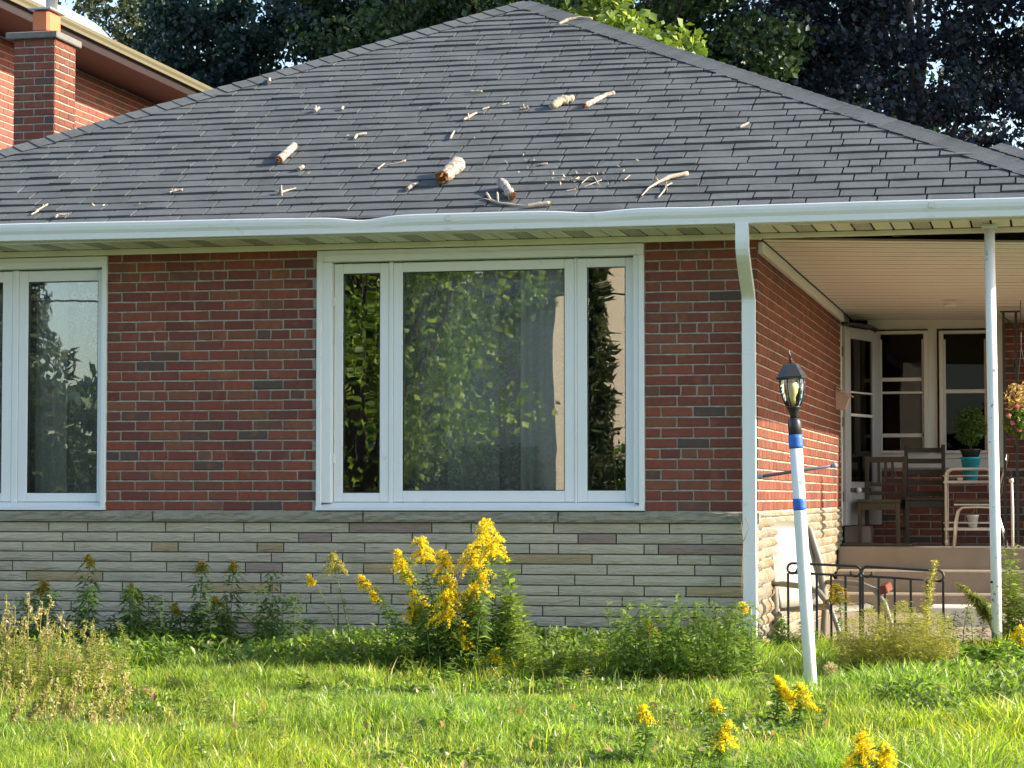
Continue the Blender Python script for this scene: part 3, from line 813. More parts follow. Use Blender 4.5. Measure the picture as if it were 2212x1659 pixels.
# ------------------------------------------------------------------ porch: ceiling, platform, back wall, door
rr = random.Random(31)
y = 0.05; PW = 0.30; i = 0
def ceil_z(x, y): return 2.652 - 0.026*max(0, x)*math.exp(-max(0, y)/3.0) - 0.010*max(0, x)
while y < 7.2:
    V = []; F = []
    prof = [(0.0, 0.014), (0.002, 0.0), (0.140, 0.0), (0.141, 0.014), (0.165, 0.014), (0.166, 0.0), (0.292, 0.0), (0.294, 0.010)]
    xs = [0.03, 0.4, 0.9, 1.4, 1.9, 2.18]
    for x in xs:
        for o, dz_ in prof: V.append((x, y+o, ceil_z(x, y+o)+dz_))
    m = len(prof)
    for a in range(len(xs)-1):
        for j in range(m-1): F.append((a*m+j, (a+1)*m+j, (a+1)*m+j+1, a*m+j+1))
    me = vf_mesh('ceiling_panel', V, F, M['ceiling']); me.materials.append(M['groove_dark'])
    for p_ in me.polygons:
        if p_.index % (m-1) in (0, 2, 3, 4, 6): p_.material_index = 1
    link('ceiling_panel', me, house)
    y += PW
b = MB(); b.box(0.0, 2.2, 0.0, 7.25, 2.672, 2.68); b.obj('ceiling_void_black', M['dark'], house)  # black sheet painted for the unlit space above the ceiling gap
b = MB(); b.cbox(0.03, 2.2, -0.0295, 0.035, 2.655, 2.684, 0.003); b.obj('porch_beam_trim', M['ceiling'], house)
for a, c in ((0.032, 0.95), (0.955, 1.75), (1.755, 2.2), (2.205, 4.2), (4.205, 6.12)):
    b = MB(); b.cbox(0.002, 0.034 + 0.004*(a < 1), a, c, 2.56, 2.636, 0.003); b.obj('wall_trim', M['white_old'], house)
b = MB(); b.lathe([(0.06, 2.602), (0.055, 2.588), (0.03, 2.582)], 16, (1.02, 4.9, 0)); b.obj('ceiling_light', M['white_old'], house)
for x, yy in ((0.30, 0.03), (0.86, 0.03), (1.45, 0.03)):
    b = MB(); b.cbox(x, x+0.07, yy-0.012, yy+0.016, 2.648, 2.6545, 0.001); b.obj('trim_clip', M['brown_wood'], house)

plat = MB(); plat.cbox(0.012, 2.9, 5.62, 7.2, -0.1, 0.56, 0.012); po = plat.obj('porch_platform', M['concrete'], house)
b = MB(); b.cbox(0.03, 2.9, 5.28, 5.619, -0.1, 0.37, 0.012); b.obj('step', M['concrete'], po)
b = MB(); b.cbox(0.03, 2.9, 4.94, 5.279, -0.1, 0.185, 0.012); b.obj('step', M['concrete'], po)
b = MB(); b.cbox(0.02, 0.62, 5.95, 6.30, 0.5605, 0.585, 0.006); b.obj('door_mat', M['brown_wood'], house)
# brick kerb and slab by the railing
pat = thing('patio_slab', 'low concrete patio slab edged with red brick behind the iron railing', 'patio', (0.8, 2.5, 0))
b = MB(); b.cbox(0.02, 1.62, 0.42, 4.93, -0.1, 0.03, 0.01); b.obj('slab', M['concrete'], pat)
x = 0.06; 
while x < 1.58:
    b = MB(); b.cbox(x, x+0.19, 0.30, 0.41, -0.04, 0.075, 0.006); b.obj('brick', M['brick_lit'], pat); x += 0.20
# low concrete block at the foot of the steps
b = MB(); b.cbox(0.93, 1.40, 2.9, 3.3, 0.02, 0.175, 0.012)
tag(b.obj('concrete_block', M['pale_concrete']), 'pale concrete block lying beyond the railing beside the white post', 'block')

# back wall of the porch
YB = 7.2
b = MB(); b.box(0.0, 2.3, YB+0.007, YB+0.25, 0.5, 1.262); b.box(1.415, 2.3, YB+0.007, YB+0.25, 1.262, 2.7)
bw = b.obj('porch_back_wall', M['mortar'], house)
cells = [(a, 0.5+r_*P, L, P-JT) for r_ in range(11) for a, L in bond_row(0.0, 2.3, r_, False)]
cells += [(a, 1.262+r_*P, L, P-JT) for r_ in range(20) for a, L in bond_row(1.415, 2.3, r_, False)]
joined_bricks('brickwork', M['brick'], cells, bw, lambda x, y, z: (x, y+YB, z))
b = MB(); b.box(0.16, 1.41, YB+0.03, YB+0.25, 2.56, 2.66); b.box(0.16, 0.205, YB+0.03, YB+0.25, 1.30, 2.56); b.box(0.715, 0.80, YB+0.03, YB+0.25, 1.30, 2.56); b.box(1.30, 1.41, YB+0.03, YB+0.25, 1.30, 2.56)
b.obj('window_surround', M['white_old'], house)
for k_, (z0, z1) in enumerate(((1.262, 1.345), (1.347, 1.40))):
    b = MB(); b.cbox(0.16, 1.412, YB-0.005-0.006*k_, YB+0.05, z0, z1, 0.004); b.obj('siding_board', M['white_old'], house)
def porch_window(x0, x1, z0, z1, rails):
    b = MB(); w = 0.05
    b.cbox(x0-0.03, x0+0.012, YB-0.02, YB+0.08, z0-0.03, z1+0.03); b.cbox(x1-0.012, x1+0.03, YB-0.02, YB+0.08, z0-0.03, z1+0.03)
    b.cbox(x0+0.012, x1-0.012, YB-0.018, YB+0.08, z1, z1+0.029); b.cbox(x0-0.045, x1+0.045, YB-0.04, YB-0.0205, z0-0.028, z0-0.004); b.cbox(x0+0.012, x1-0.012, YB-0.018, YB+0.08, z0-0.029, z0)
    w_ = b.obj('porch_window', M['white_old'], house)
    for z, h, yy in rails:
        b = MB(); b.cbox(x0+0.012, x1-0.012, YB+yy, YB+yy+0.03, z-h/2, z+h/2, 0.003); b.obj('rail', M['white_old'], w_)
    b = MB(); b.cbox(x0+0.012, x0+0.030, YB+0.015, YB+0.05, z0, z1*0.98, 0.003); b.cbox(x1-0.030, x1-0.012, YB+0.015, YB+0.05, z0, z1*0.98, 0.003); b.obj('stile', M['white_old'], w_)
    b = MB(); b.box(x0+0.012, x1-0.012, YB+0.055, YB+0.060, z0, z1); b.obj('pane', M['glass_porch'], w_)
    return w_
porch_window(0.262, 0.690, 1.425, 2.515, [(2.09, 0.035, 0.015), (1.966, 0.022, 0.0), (1.567, 0.035, 0.015)])
porch_window(0.850, 1.262, 1.425, 2.510, [(1.974, 0.036, 0.01)])
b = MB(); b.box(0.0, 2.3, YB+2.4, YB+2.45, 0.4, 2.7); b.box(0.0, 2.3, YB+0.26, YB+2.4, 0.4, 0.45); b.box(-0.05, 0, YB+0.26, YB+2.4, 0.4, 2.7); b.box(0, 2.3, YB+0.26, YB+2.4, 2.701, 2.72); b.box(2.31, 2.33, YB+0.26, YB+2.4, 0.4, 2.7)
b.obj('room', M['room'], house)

# door bay: white frame on the side wall line and a storm door standing ajar
b = MB(); b.box(-0.25, -0.01, SWY, 7.2, 2.53, 2.68); b.box(-0.25, -0.01, SWY, 7.2, -0.1, 0.735); b.cbox(-0.12, 0.012, SWY+0.002, SWY+0.07, 0.7355, 2.53, 0.004); b.cbox(-0.12, 0.012, 7.12, 7.199, 0.7355, 2.53, 0.004)
b.box(-0.25, -0.125, SWY+0.002, 7.199, 0.7355, 2.5295)
df = b.obj('door_frame', M['white_old'], house)
da = math.radians(17.5); hinge = Vector((0.022, SWY+0.04, 0))
Md = Matrix.Translation(hinge) @ Matrix.Rotation(-da, 4, 'Z')     # local y runs along the leaf
sd = MB(); DW = 0.86
for bx in ((-0.015, 0.02, 0.0, 0.13, 0.74, 2.52), (-0.015, 0.02, DW-0.20, DW, 0.74, 2.52), (-0.0155, 0.0195, 0.13, DW-0.20, 2.42, 2.52), (-0.0155, 0.0195, 0.13, DW-0.20, 0.74, 1.13)):
    sd.cbox(*bx, 0.004, 0, Md)
sdo = sd.obj('storm_door', M['door_shade'], house)
b = MB(); b.box(0.0, 0.004, 0.13, DW-0.20, 1.13, 2.42, 0, Md); b.obj('pane', M['glass_porch'], sdo)
b = MB(); b.cbox(-0.012, 0.014, 0.13, DW-0.20, 1.72, 1.745, 0.002, 0, Md); b.cbox(-0.012, 0.014, 0.13, DW-0.20, 1.93, 1.945, 0.002, 0, Md); b.obj('glazing_bar', M['white_old'], sdo)
b = MB(); b.cbox(0.0202, 0.028, 0.10, 0.58, 1.035, 1.075, 0.002, 0, Md); b.obj('lock_plate', M['brown_wood'], sdo)
b = MB(); b.sphere(Md @ Vector((0.055, 0.22, 1.055)), 0.026); b.obj('knob', M['white'], sdo)
for z in (2.25, 1.62, 0.95):
    b = MB(); b.cbox(0.008, 0.022, SWY+0.01, SWY+0.03, z, z+0.09, 0.002); b.obj('hinge', M['brown_wood'], df)
b = MB(); b.cbox(0.013, 0.24, 6.28, 6.62, 0.5605, 0.73, 0.006); b.obj('door_step', M['concrete'], house)
b = MB(); b.tube([(0.02, 6.15, 2.545), (0.12, 6.3, 2.545), (0.24, 6.45, 2.53), (0.29, 6.5, 2.505)], [0.016, 0.02, 0.022, 0.026], 8); b.obj('dark_bracket', M['black'], house)  # unidentified dark shape at the ceiling corner, built as a bracket

# bird-house shaped box on the side wall
bb = thing('birdhouse', 'small faded pink birdhouse fixed to the brick side wall by the door', 'birdhouse', (0.0, 5.62, 1.75))
b = MB()
q = [(0.0045, 1.755), (0.085, 1.755), (0.125, 1.86), (0.0045, 1.935)]
for yy in (5.56, 5.70): pass
k = len(b.v)
for yy in (5.56, 5.70):
    b.v += [(x_, yy, z_) for x_, z_ in q]
for f in ((0, 1, 2, 3), (7, 6, 5, 4), (0, 4, 5, 1), (1, 5, 6, 2), (3, 2, 6, 7), (0, 3, 7, 4)): b.f.append(tuple(k+i_ for i_ in f)); b.m.append(0); b.s.append(False)
b.obj('box', M['pinkbox'], bb)
b = MB()
Mr = Matrix.Translation((0.0045, 0, 1.945)) @ Matrix.Rotation(math.radians(31), 4, 'Y')
b.cbox(0.0, 0.165, 5.545, 5.715, 0.0, 0.012, 0.002, 0, Mr); b.obj('lid', M['pinkbox'], bb)

# porch posts
wp = thing('porch_post', 'round white porch post with peeling paint holding up the front eave', 'post', (1.49, -0.18, -0.006))
b = MB(); b.tube([(1.493, -0.18, -0.03), (1.487, -0.18, 0.9), (1.478, -0.18, 1.8), (1.471, -0.18, 2.66)], 0.0325, 20); b.obj('pole', M['peel'], wp)
b = MB(); b.cbox(1.425, 1.517, -0.226, -0.134, 2.66, 2.6855, 0.003); b.obj('top_plate', M['white'], wp)
b = MB(); b.sphere((1.4648, -0.2055, 0.47), 0.008); b.obj('bolt_hole', M['dark'], wp)

ic = thing('iron_column', 'black wrought iron column with scrolls carrying the porch ceiling', 'column', (1.45, 5.68, 0.56))
for x_ in (1.44, 1.545):
    b = MB(); b.box(x_-0.011, x_+0.011, 5.672, 5.694, 0.5605, 2.585); b.obj('bar', M['iron'], ic)
for z in (0.75, 1.05, 1.40, 1.75, 2.1, 2.4):
    b = MB(); b.tube([(1.4925+0.04*math.cos(t), 5.683, z+0.14*math.sin(t*0.5)*(1 if t < 6.28 else 1)) for t in [j*0.7 for j in range(10)]], 0.006, 6); b.obj('scroll', M['iron'], ic)
b = MB(); b.cbox(1.41, 1.58, 5.65, 5.715, 2.585, 2.597, 0.002); b.obj('top_plate', M['iron'], ic)
b = MB(); b.tube([(1.50, 5.66, 0.57), (1.50, 5.655, 0.9), (1.495, 5.66, 1.12)], [0.012, 0.013, 0.012], 8); b.tube([(1.495, 5.66, 1.12), (1.49, 5.66, 1.15)], [0.02, 0.02], 8)
b.obj('pale_tube', M['white_old'], ic)

# ------------------------------------------------------------------ porch furniture
def slat_chair(name, label, loc, rz, w, d, seat_h, back_h, vertical, mat, n):
    t = thing(name, label, 'chair', loc, 'wooden chairs on the porch', True, (0, 0, rz))
    lw = 0.034
    for sx in (-1, 1):
        x_ = sx*(w/2-lw/2)
        b = MB(); b.cbox(x_-lw/2, x_+lw/2, -d/2, -d/2+lw, 0, seat_h-0.02, 0.003); b.obj('leg', mat, t)
        b = MB(); b.cbox(x_-lw/2, x_+lw/2, d/2-lw, d/2, 0, back_h, 0.003); b.obj('back_post', mat, t)
        b = MB(); b.cbox(x_-0.012, x_+0.012, -d/2+lw, d/2-lw, seat_h-0.075, seat_h-0.021, 0.003); b.cbox(x_-0.01, x_+0.01, -d/2+lw, d/2-lw, 0.14, 0.165, 0.003); b.obj('stretcher', mat, t)
    b = MB(); b.cbox(-w/2+lw, w/2-lw, -d/2+0.004, -d/2+0.028, seat_h-0.085, seat_h-0.021, 0.003); b.obj('apron', mat, t)
    b = MB(); b.cbox(-w/2-0.006, w/2+0.006, -d/2-0.01, d/2-lw-0.001, seat_h-0.02, seat_h+0.012, 0.006); b.obj('seat', mat, t)
    if vertical:
        b = MB(); b.cbox(-w/2+lw, w/2-lw, d/2-0.028, d/2-0.006, back_h-0.055, back_h-0.004, 0.003); b.obj('top_rail', mat, t)
        b = MB(); b.cbox(-w/2+lw, w/2-lw, d/2-0.028, d/2-0.006, back_h-0.27, back_h-0.235, 0.003); b.obj('lower_rail', mat, t)
        b = MB(); b.cbox(-w/2+lw, w/2-lw, d/2-0.028, d/2-0.006, seat_h+0.05, seat_h+0.085, 0.003); b.obj('lower_rail', mat, t)
        for j in range(n):
            x_ = (j-(n-1)/2)*0.062
            b = MB(); b.cbox(x_-0.012, x_+0.012, d/2-0.024, d/2-0.010, back_h-0.235, back_h-0.055, 0.002); b.obj('slat', mat, t)
    else:
        for j in range(n):
            z = back_h-0.05-j*0.098
            b = MB(); V = []
            for i_ in range(7):
                u = i_/6; x_ = (-w/2+lw)+(w-2*lw)*u; bow = 0.02*(1-(2*u-1)**2)
                V.append((x_, bow))
            k = len(b.v)
            for x_, bow in V: b.v += [(x_, d/2-0.022+bow, z-0.022), (x_, d/2-0.022+bow, z+0.022), (x_, d/2-0.008+bow, z+0.022), (x_, d/2-0.008+bow, z-0.022)]
            for i_ in range(6):
                for e in range(4):
                    e2 = (e+1) % 4
                    b.f.append((k+i_*4+e, k+i_*4+e2, k+(i_+1)*4+e2, k+(i_+1)*4+e)); b.m.append(0); b.s.append(False)
            b.obj('slat', mat, t)
    return t
slat_chair('wooden_chair', 'brown wooden chair with upright back slats beside the storm door', (0.345, 6.38, 0.561), math.radians(-6), 0.375, 0.40, 0.40, 0.80, True, M['brown_wood'], 3)
slat_chair('wooden_chair', 'tall black ladder back wooden chair between the slat chair and white cart', (0.725, 6.42, 0.561), math.radians(4), 0.365, 0.40, 0.42, 0.905, False, M['dark_wood'], 5)

cart = thing('serving_cart', 'white metal serving cart on wheels under the porch window', 'cart', (1.12, 6.25, 0.56), None, True)
cw, cd = 0.40, 0.34
for sx in (-1, 1):
    x_ = sx*cw/2
    pass
for yy in (-cd/2, cd/2):
    b = MB(); r_ = 0.06; pts = [(-cw/2, yy, 0.06), (-cw/2, yy, 0.68-r_)]
    pts += [(-cw/2+r_-r_*math.cos(a_), yy, 0.68-r_+r_*math.sin(a_)) for a_ in (0.4, 0.8, 1.2, 1.57)]
    pts += [(cw/2-r_+r_*math.sin(a_), yy, 0.68-r_+r_*math.cos(a_)) for a_ in (0.0, 0.4, 0.8, 1.2, 1.57)] + [(cw/2, yy, 0.06)]
    b.tube(pts, 0.011, 8); b.obj('frame_hoop', M['white_old'], cart)
for z in (0.565, 0.15):
    b = MB(); b.cbox(-cw/2-0.02, cw/2+0.02, -cd/2-0.012, cd/2+0.012, z-0.012, z+0.012, 0.006); sh = b.obj('shelf', M['white_old'], cart)
    b = MB(); e = 0.055
    b.tube([(-cw/2-0.02, -cd/2-0.012, z+e), (cw/2+0.02, -cd/2-0.012, z+e), (cw/2+0.02, cd/2+0.012, z+e), (-cw/2-0.02, cd/2+0.012, z+e), (-cw/2-0.02, -cd/2-0.012, z+e)], 0.005, 6); b.obj('guard_rail', M['white_old'], cart)
for sx in (-1, 1):
    for yy in (-cd/2, cd/2):
        b = MB(); Mw = Matrix.Translation((sx*cw/2, yy, 0.0325)) @ Matrix.Rotation(math.pi/2, 4, 'Y')
        b.lathe([(0.018, -0.012), (0.031, -0.008), (0.031, 0.008), (0.018, 0.012)], 14, (0, 0, 0), 0, True, Mw); b.obj('wheel', M['white_old'], cart)
# plant pots on the cart
def leaf_cloud(n, cfun, size, cols, seed, ratio=0.45, up=0.3, fold=0.15):
    """n two-triangle leaves; cfun(rng, n) gives their centres"""
    rg = np.random.default_rng(seed)
    c = cfun(rg, n)
    n = len(c)
    a = rg.normal(size=(n, 3)); a[:, 2] -= 0.2; a /= np.linalg.norm(a, axis=1)[:, None]
    nn = rg.normal(size=(n, 3)); nn[:, 2] += up*3; 
    bb_ = np.cross(nn, a); bb_ /= (np.linalg.norm(bb_, axis=1)[:, None]+1e-9)
    nn = np.cross(a, bb_)
    s = size*rg.uniform(0.55, 1.25, n)[:, None]
    V = np.stack([c-a*s*0.5, c+bb_*s*ratio*0.5+nn*s*fold-a*s*0.05, c+a*s*0.5, c-bb_*s*ratio*0.5+nn*s*fold-a*s*0.05], 1).reshape(-1, 3)
    i = np.arange(n)*4
    F = np.stack([np.stack([i, i+1, i+2], 1), np.stack([i, i+2, i+3], 1)], 1).reshape(-1, 3)
    cols = np.array(cols); w = rg.integers(0, len(cols), n)
    t = cols[w]*rg.uniform(0.7, 1.3, n)[:, None]
    return V, F, np.repeat(t, 4, 0)
def blob(center, rad, shell=0.5):
    center = np.array(center); rad = np.array(rad)
    def f(rg, n):
        d = rg.normal(size=(n, 3)); d /= np.linalg.norm(d, axis=1)[:, None]
        r = rg.uniform(0, 1, n)**shell
        return center + d*r[:, None]*rad
    return f
pp_ = thing('potted_plant', 'bushy dark green plant in black pot inside a turquoise planter', 'potted plant', (1.132, 6.25, 1.137))
b = MB(); b.lathe([(0.055, 1.138), (0.085, 1.33), (0.095, 1.33), (0.095, 1.345), (0.08, 1.345)], 20, (1.132, 6.25, 0)); b.obj('planter', M['teal'], pp_)
b = MB(); b.lathe([(0.070, 1.346), (0.088, 1.40), (0.096, 1.405), (0.096, 1.42), (0.08, 1.415)], 20, (1.132, 6.25, 0)); b.obj('pot', M['black'], pp_)
b = MB(); rq = random.Random(2)
for j in range(9):
    a_ = rq.uniform(0, 6.28); b.tube([(1.132, 6.25, 1.41), (1.132+0.05*math.cos(a_), 6.25+0.05*math.sin(a_), 1.52), (1.132+0.10*math.cos(a_), 6.25+0.09*math.sin(a_), 1.68)], [0.004, 0.003, 0.002], 5)
b.obj('stems', M['stem'], pp_)
V, F, T = leaf_cloud(900, blob((1.132, 6.23, 1.62), (0.15, 0.14, 0.18)), 0.045, [(0.05, 0.10, 0.02), (0.07, 0.13, 0.03)], 3)
link('foliage', pmesh('foliage', V, F, M['leaf'], T), pp_)['kind'] = 'stuff'
wpot = thing('flower_pot', 'small white pot standing on the lower shelf of the cart', 'flower pot', (1.146, 6.22, 0.723))
b = MB(); b.lathe([(0.035, 0.7235), (0.05, 0.82), (0.054, 0.82), (0.054, 0.835), (0.045, 0.83)], 18, (1.146, 6.22, 0)); b.obj('pot', M['white'], wpot)
b = MB(); b.tube([(1.146, 6.22, 0.83), (1.16, 6.22, 0.87), (1.155, 6.21, 0.91)], 0.003, 5); b.tube([(1.146, 6.22, 0.83), (1.13, 6.22, 0.86)], 0.003, 5); b.obj('stalk', M['drystem'], wpot)
b = MB(); b.cbox(1.02, 1.065, 6.10, 6.14, 1.1385, 1.165, 0.003); tag(b.obj('small_box', M['cream']), 'tiny cream box on the upper shelf of the white cart', 'box')
# chrome and vinyl kitchen chair turned to the left
kc = thing('kitchen_chair', 'chrome legged chair with brown vinyl seat in front of the serving cart', 'chair', (1.20, 5.86, 0.561), None, True)
b = MB(); b.cbox(-0.20, 0.18, -0.17, 0.17, 0.375, 0.42, 0.018); b.obj('seat', M['vinyl'], kc)
b = MB(); b.cbox(-0.195, 0.175, -0.165, 0.165, 0.358, 0.3745, 0.004); b.obj('seat_band', M['steel'], kc)
for yy in (-0.16, 0.16):
    b = MB(); b.tube([(-0.20, yy, 0.0), (-0.185, yy, 0.22), (-0.165, yy, 0.31), (-0.13, yy, 0.342), (0.0, yy, 0.347), (0.13, yy, 0.342), (0.165, yy, 0.31), (0.22, yy, 0.12), (0.25, yy, 0.0)], 0.0105, 8); b.obj('leg_hoop', M['steel'], kc)
    b = MB(); b.tube([(0.14, yy*0.9, 0.36), (0.19, yy*0.9, 0.5), (0.235, yy*0.9, 0.68), (0.25, yy*0.9, 0.80)], 0.0095, 8); b.obj('back_tube', M['steel'], kc)
b = MB(); k = 0
for i_ in range(7):
    u = i_/6; x_ = 0.19+0.07*u; z = 0.44+0.36*u; ww = 0.15*(1-0.25*(u > 0.8))
    b.v += [(x_-0.012, -ww, z), (x_-0.012, ww, z), (x_+0.012, ww, z), (x_+0.012, -ww, z)]
for i_ in range(6):
    for e in range(4):
        e2 = (e+1) % 4; b.f.append((i_*4+e, i_*4+e2, (i_+1)*4+e2, (i_+1)*4+e)); b.m.append(0); b.s.append(False)
b.f += [(0, 1, 2, 3), (27, 26, 25, 24)]; b.m += [0, 0]; b.s += [False, False]
b.obj('backrest', M['vinyl'], kc)
# hanging basket
hb = thing('hanging_basket', 'hanging flower basket with pink blooms and dried stalks at right edge', 'hanging basket', (1.60, 4.5, 1.50))
HX, HY = 1.60, 4.5
b = MB(); b.lathe([(0.05, 1.50), (0.10, 1.54), (0.125, 1.62), (0.125, 1.635), (0.10, 1.63)], 16, (HX, HY, 0)); b.obj('pot', M['brown_wood'], hb)
for j in range(3):
    a_ = j*2.09; b = MB(); b.tube([(HX+0.12*math.cos(a_), HY+0.12*math.sin(a_), 1.63), (HX, HY, 2.2), (HX, HY, 2.59)], 0.003, 5); b.obj('hanger_wire', M['iron'], hb)
V, F, T = leaf_cloud(800, blob((HX, HY, 1.60), (0.15, 0.15, 0.13)), 0.045, [(0.10, 0.17, 0.03), (0.16, 0.22, 0.05), (0.05, 0.10, 0.02)], 7, 0.7)
link('foliage', pmesh('foliage', V, F, M['leaf'], T), hb)['kind'] = 'stuff'
V, F, T = leaf_cloud(260, blob((HX-0.01, HY, 1.78), (0.15, 0.14, 0.15)), 0.05, [(0.38, 0.25, 0.12), (0.26, 0.16, 0.08), (0.42, 0.30, 0.18)], 8, 0.35)
link('dried_leaves', pmesh('dried_leaves', V, F, M['leaf'], T), hb)['kind'] = 'stuff'
b = MB(); rq = random.Random(5)
for j in range(10):
    a_ = rq.uniform(0, 6.28); l_ = rq.uniform(0.06, 0.15); b.tube([(HX, HY, 1.62), (HX+l_*0.5*math.cos(a_), HY+l_*0.5*math.sin(a_), 1.78), (HX+l_*math.cos(a_), HY+l_*math.sin(a_), 1.90)], [0.004, 0.003, 0.002], 5)
b.obj('stalks', M['drystem'], hb)
for j, (dx, dz_) in enumerate(((-0.10, 0.03), (-0.07, -0.03), (-0.02, -0.09), (-0.03, 0.10))):
    V, F, T = leaf_cloud(22, blob((HX+dx, HY-0.13, 1.62+dz_), (0.017, 0.017, 0.017)), 0.024, [(0.66, 0.20, 0.30), (0.72, 0.36, 0.42)], 40+j, 0.9)
    link('bloom', pmesh('bloom', V, F, M['petal'], T), hb)

# ------------------------------------------------------------------ white plastic chair, iron railing, block on a rod
pc = thing('garden_chair', 'white plastic garden chair behind the iron railing against the side wall', 'chair', (0.36, 0.82, 0.03), None, True, (0, 0, math.radians(-37)))
def sheet(fn, nu, nv, th):
    b = MB(); 
    for s_ in (0, 1):
        for j in range(nv+1):
            for i_ in range(nu+1):
                p, n_ = fn(i_/nu, j/nv); b.v.append(tuple(Vector(p)-Vector(n_)*th*s_))
    m = nu+1; off = m*(nv+1)
    for j in range(nv):
        for i_ in range(nu):
            q = (j*m+i_, j*m+i_+1, (j+1)*m+i_+1, (j+1)*m+i_)
            b.f.append(q); b.f.append(tuple(off+a_ for a_ in reversed(q))); b.m += [0, 0]; b.s += [True, True]
    rim = [j*m for j in range(nv+1)] + [nv*m+i_ for i_ in range(1, m)] + [j*m+nu for j in range(nv-1, -1, -1)] + [i_ for i_ in range(nu-1, 0, -1)]
    for a_ in range(len(rim)):
        c_ = (a_+1) % len(rim); b.f.append((rim[a_], rim[c_], off+rim[c_], off+rim[a_])); b.m.append(0); b.s.append(False)
    return b
def backfn(u, v):
    w = 0.21-0.05*max(0, v-0.75)*4*max(0, v-0.75)
    y_ = (2*u-1)*w; x_ = -0.22-0.14*v-0.06*(1-(2*u-1)**2)*0.6
    return (x_, y_, 0.20+0.60*v), (1, 0, 0.3)
sheet(backfn, 10, 8, 0.012).obj('backrest', M['plastic'], pc)
sheet(lambda u, v: ((-0.24+0.46*v, (2*u-1)*(0.20+0.03*v), 0.20+0.05*v+0.02*(2*u-1)**2 - 0.03*(v > 0.95)), (0, 0, 1)), 8, 8, 0.014).obj('seat', M['plastic'], pc)
for sy in (-1, 1):
    b = MB(); b.tube([(-0.40, sy*0.17, 0.80), (-0.35, sy*0.21, 0.74), (-0.28, sy*0.235, 0.52), (-0.24, sy*0.245, 0.24), (-0.27, sy*0.25, 0.0)], [0.020, 0.026, 0.026, 0.024, 0.02], 8); b.obj('rear_leg', M['plastic'], pc)
    b = MB(); b.tube([(-0.27, sy*0.25, 0.38), (-0.15, sy*0.27, 0.385), (0.05, sy*0.28, 0.375), (0.18, sy*0.275, 0.34), (0.27, sy*0.27, 0.25), (0.33, sy*0.265, 0.12), (0.37, sy*0.26, 0.0)], [0.014, 0.019, 0.021, 0.021, 0.018, 0.016, 0.015], 8); b.obj('arm', M['plastic'], pc)
rl = thing('iron_railing', 'low black wrought iron railing with curled ends across the patio edge', 'railing', (0.7, 0.22, 0.0))
RA, RBp = Vector((0.155, 0.26, 0.0)), Vector((1.16, 0.16, 0.0))
def rpt(u, z): 
    q = RA.lerp(RBp, u); return (q.x, q.y, z)
rdir = (RBp-RA).normalized()
def curl(cx, z, sgn):
    """scroll closing one end of a rail section"""
    pts = []
    for j in range(13):
        a_ = math.pi/2 + j*(1.5*math.pi)/12
        pts.append((cx + sgn*0.033*math.cos(a_), z-0.033+0.033*math.sin(a_)))
    return pts
for (u0, u1, z0, z1) in ((0.0, 0.475, 0.565, 0.550), (0.48, 1.0, 0.548, 0.525)):
    Lr = (RBp-RA).length
    pts = [(u0*Lr+0.035+p_*(u1*Lr-u0*Lr-0.07), z0+(z1-z0)*p_) for p_ in (0, 0.33, 0.66, 1)]
    L_ = curl(u0*Lr+0.035, z0, 1); Rr_ = curl(u1*Lr-0.035, z1, -1)
    allp = list(reversed(L_)) + pts[1:-1] + Rr_
    b = MB(); b.tube([tuple(RA + rdir*a_ + Vector((0, 0, z_))) for a_, z_ in allp], 0.0085, 6); b.obj('top_rail', M['iron'], rl)
    b = MB(); b.tube([tuple(RA + rdir*(u0*Lr+0.03) + Vector((0, 0, z0-0.062))), tuple(RA + rdir*(u1*Lr-0.03) + Vector((0, 0, z1-0.062)))], 0.008, 6); b.obj('mid_rail', M['iron'], rl)
    nb_ = 6
    for j in range(nb_):
        u = u0+(u1-u0)*(j+0.06+0.0)/(nb_-0.88); zt = z0+(z1-z0)*(j/(nb_-1)) - 0.064
        b = MB(); q = RA+rdir*(u*Lr); b.box(q.x-0.0075, q.x+0.0075, q.y-0.0075, q.y+0.0075, -0.05, zt); b.obj('baluster', M['iron'], rl)
b = MB(); b.tube([rpt(0.985, 0.21), (1.20, 0.13, 0.205), (1.235, 0.10, 0.215)], 0.005, 6); b.obj('hook', M['iron'], rl)
rb = thing('rod_with_block', 'short black rod topped with a red brown block right of the railing', 'garden stake', (0.735, 0.9, 0.0))
b = MB(); b.box(0.732, 0.744, 0.894, 0.906, -0.05, 0.36); b.obj('rod', M['iron'], rb)
b = MB(); b.cbox(-0.03, 0.03, -0.05, 0.05, -0.028, 0.028, 0.006, 0, Matrix.Translation((0.742, 0.88, 0.385)) @ Euler((math.radians(14), math.radians(-12), math.radians(-20))).to_matrix().to_4x4()); b.obj('block', M['brick_lit'], rb)
# cable on the side wall
b = MB(); b.tube([(0.010, 1.75, 1.28), (0.012, 2.1, 1.28), (0.012, 2.3, 1.22), (0.012, 2.2, 1.10), (0.012, 2.35, 0.98), (0.02, 2.4, 0.88), (0.03, 2.2, 0.7)], 0.004, 5)
tag(b.obj('cable', M['white_old']), 'thin pale cable hanging down the sunlit brick side wall', 'cable')

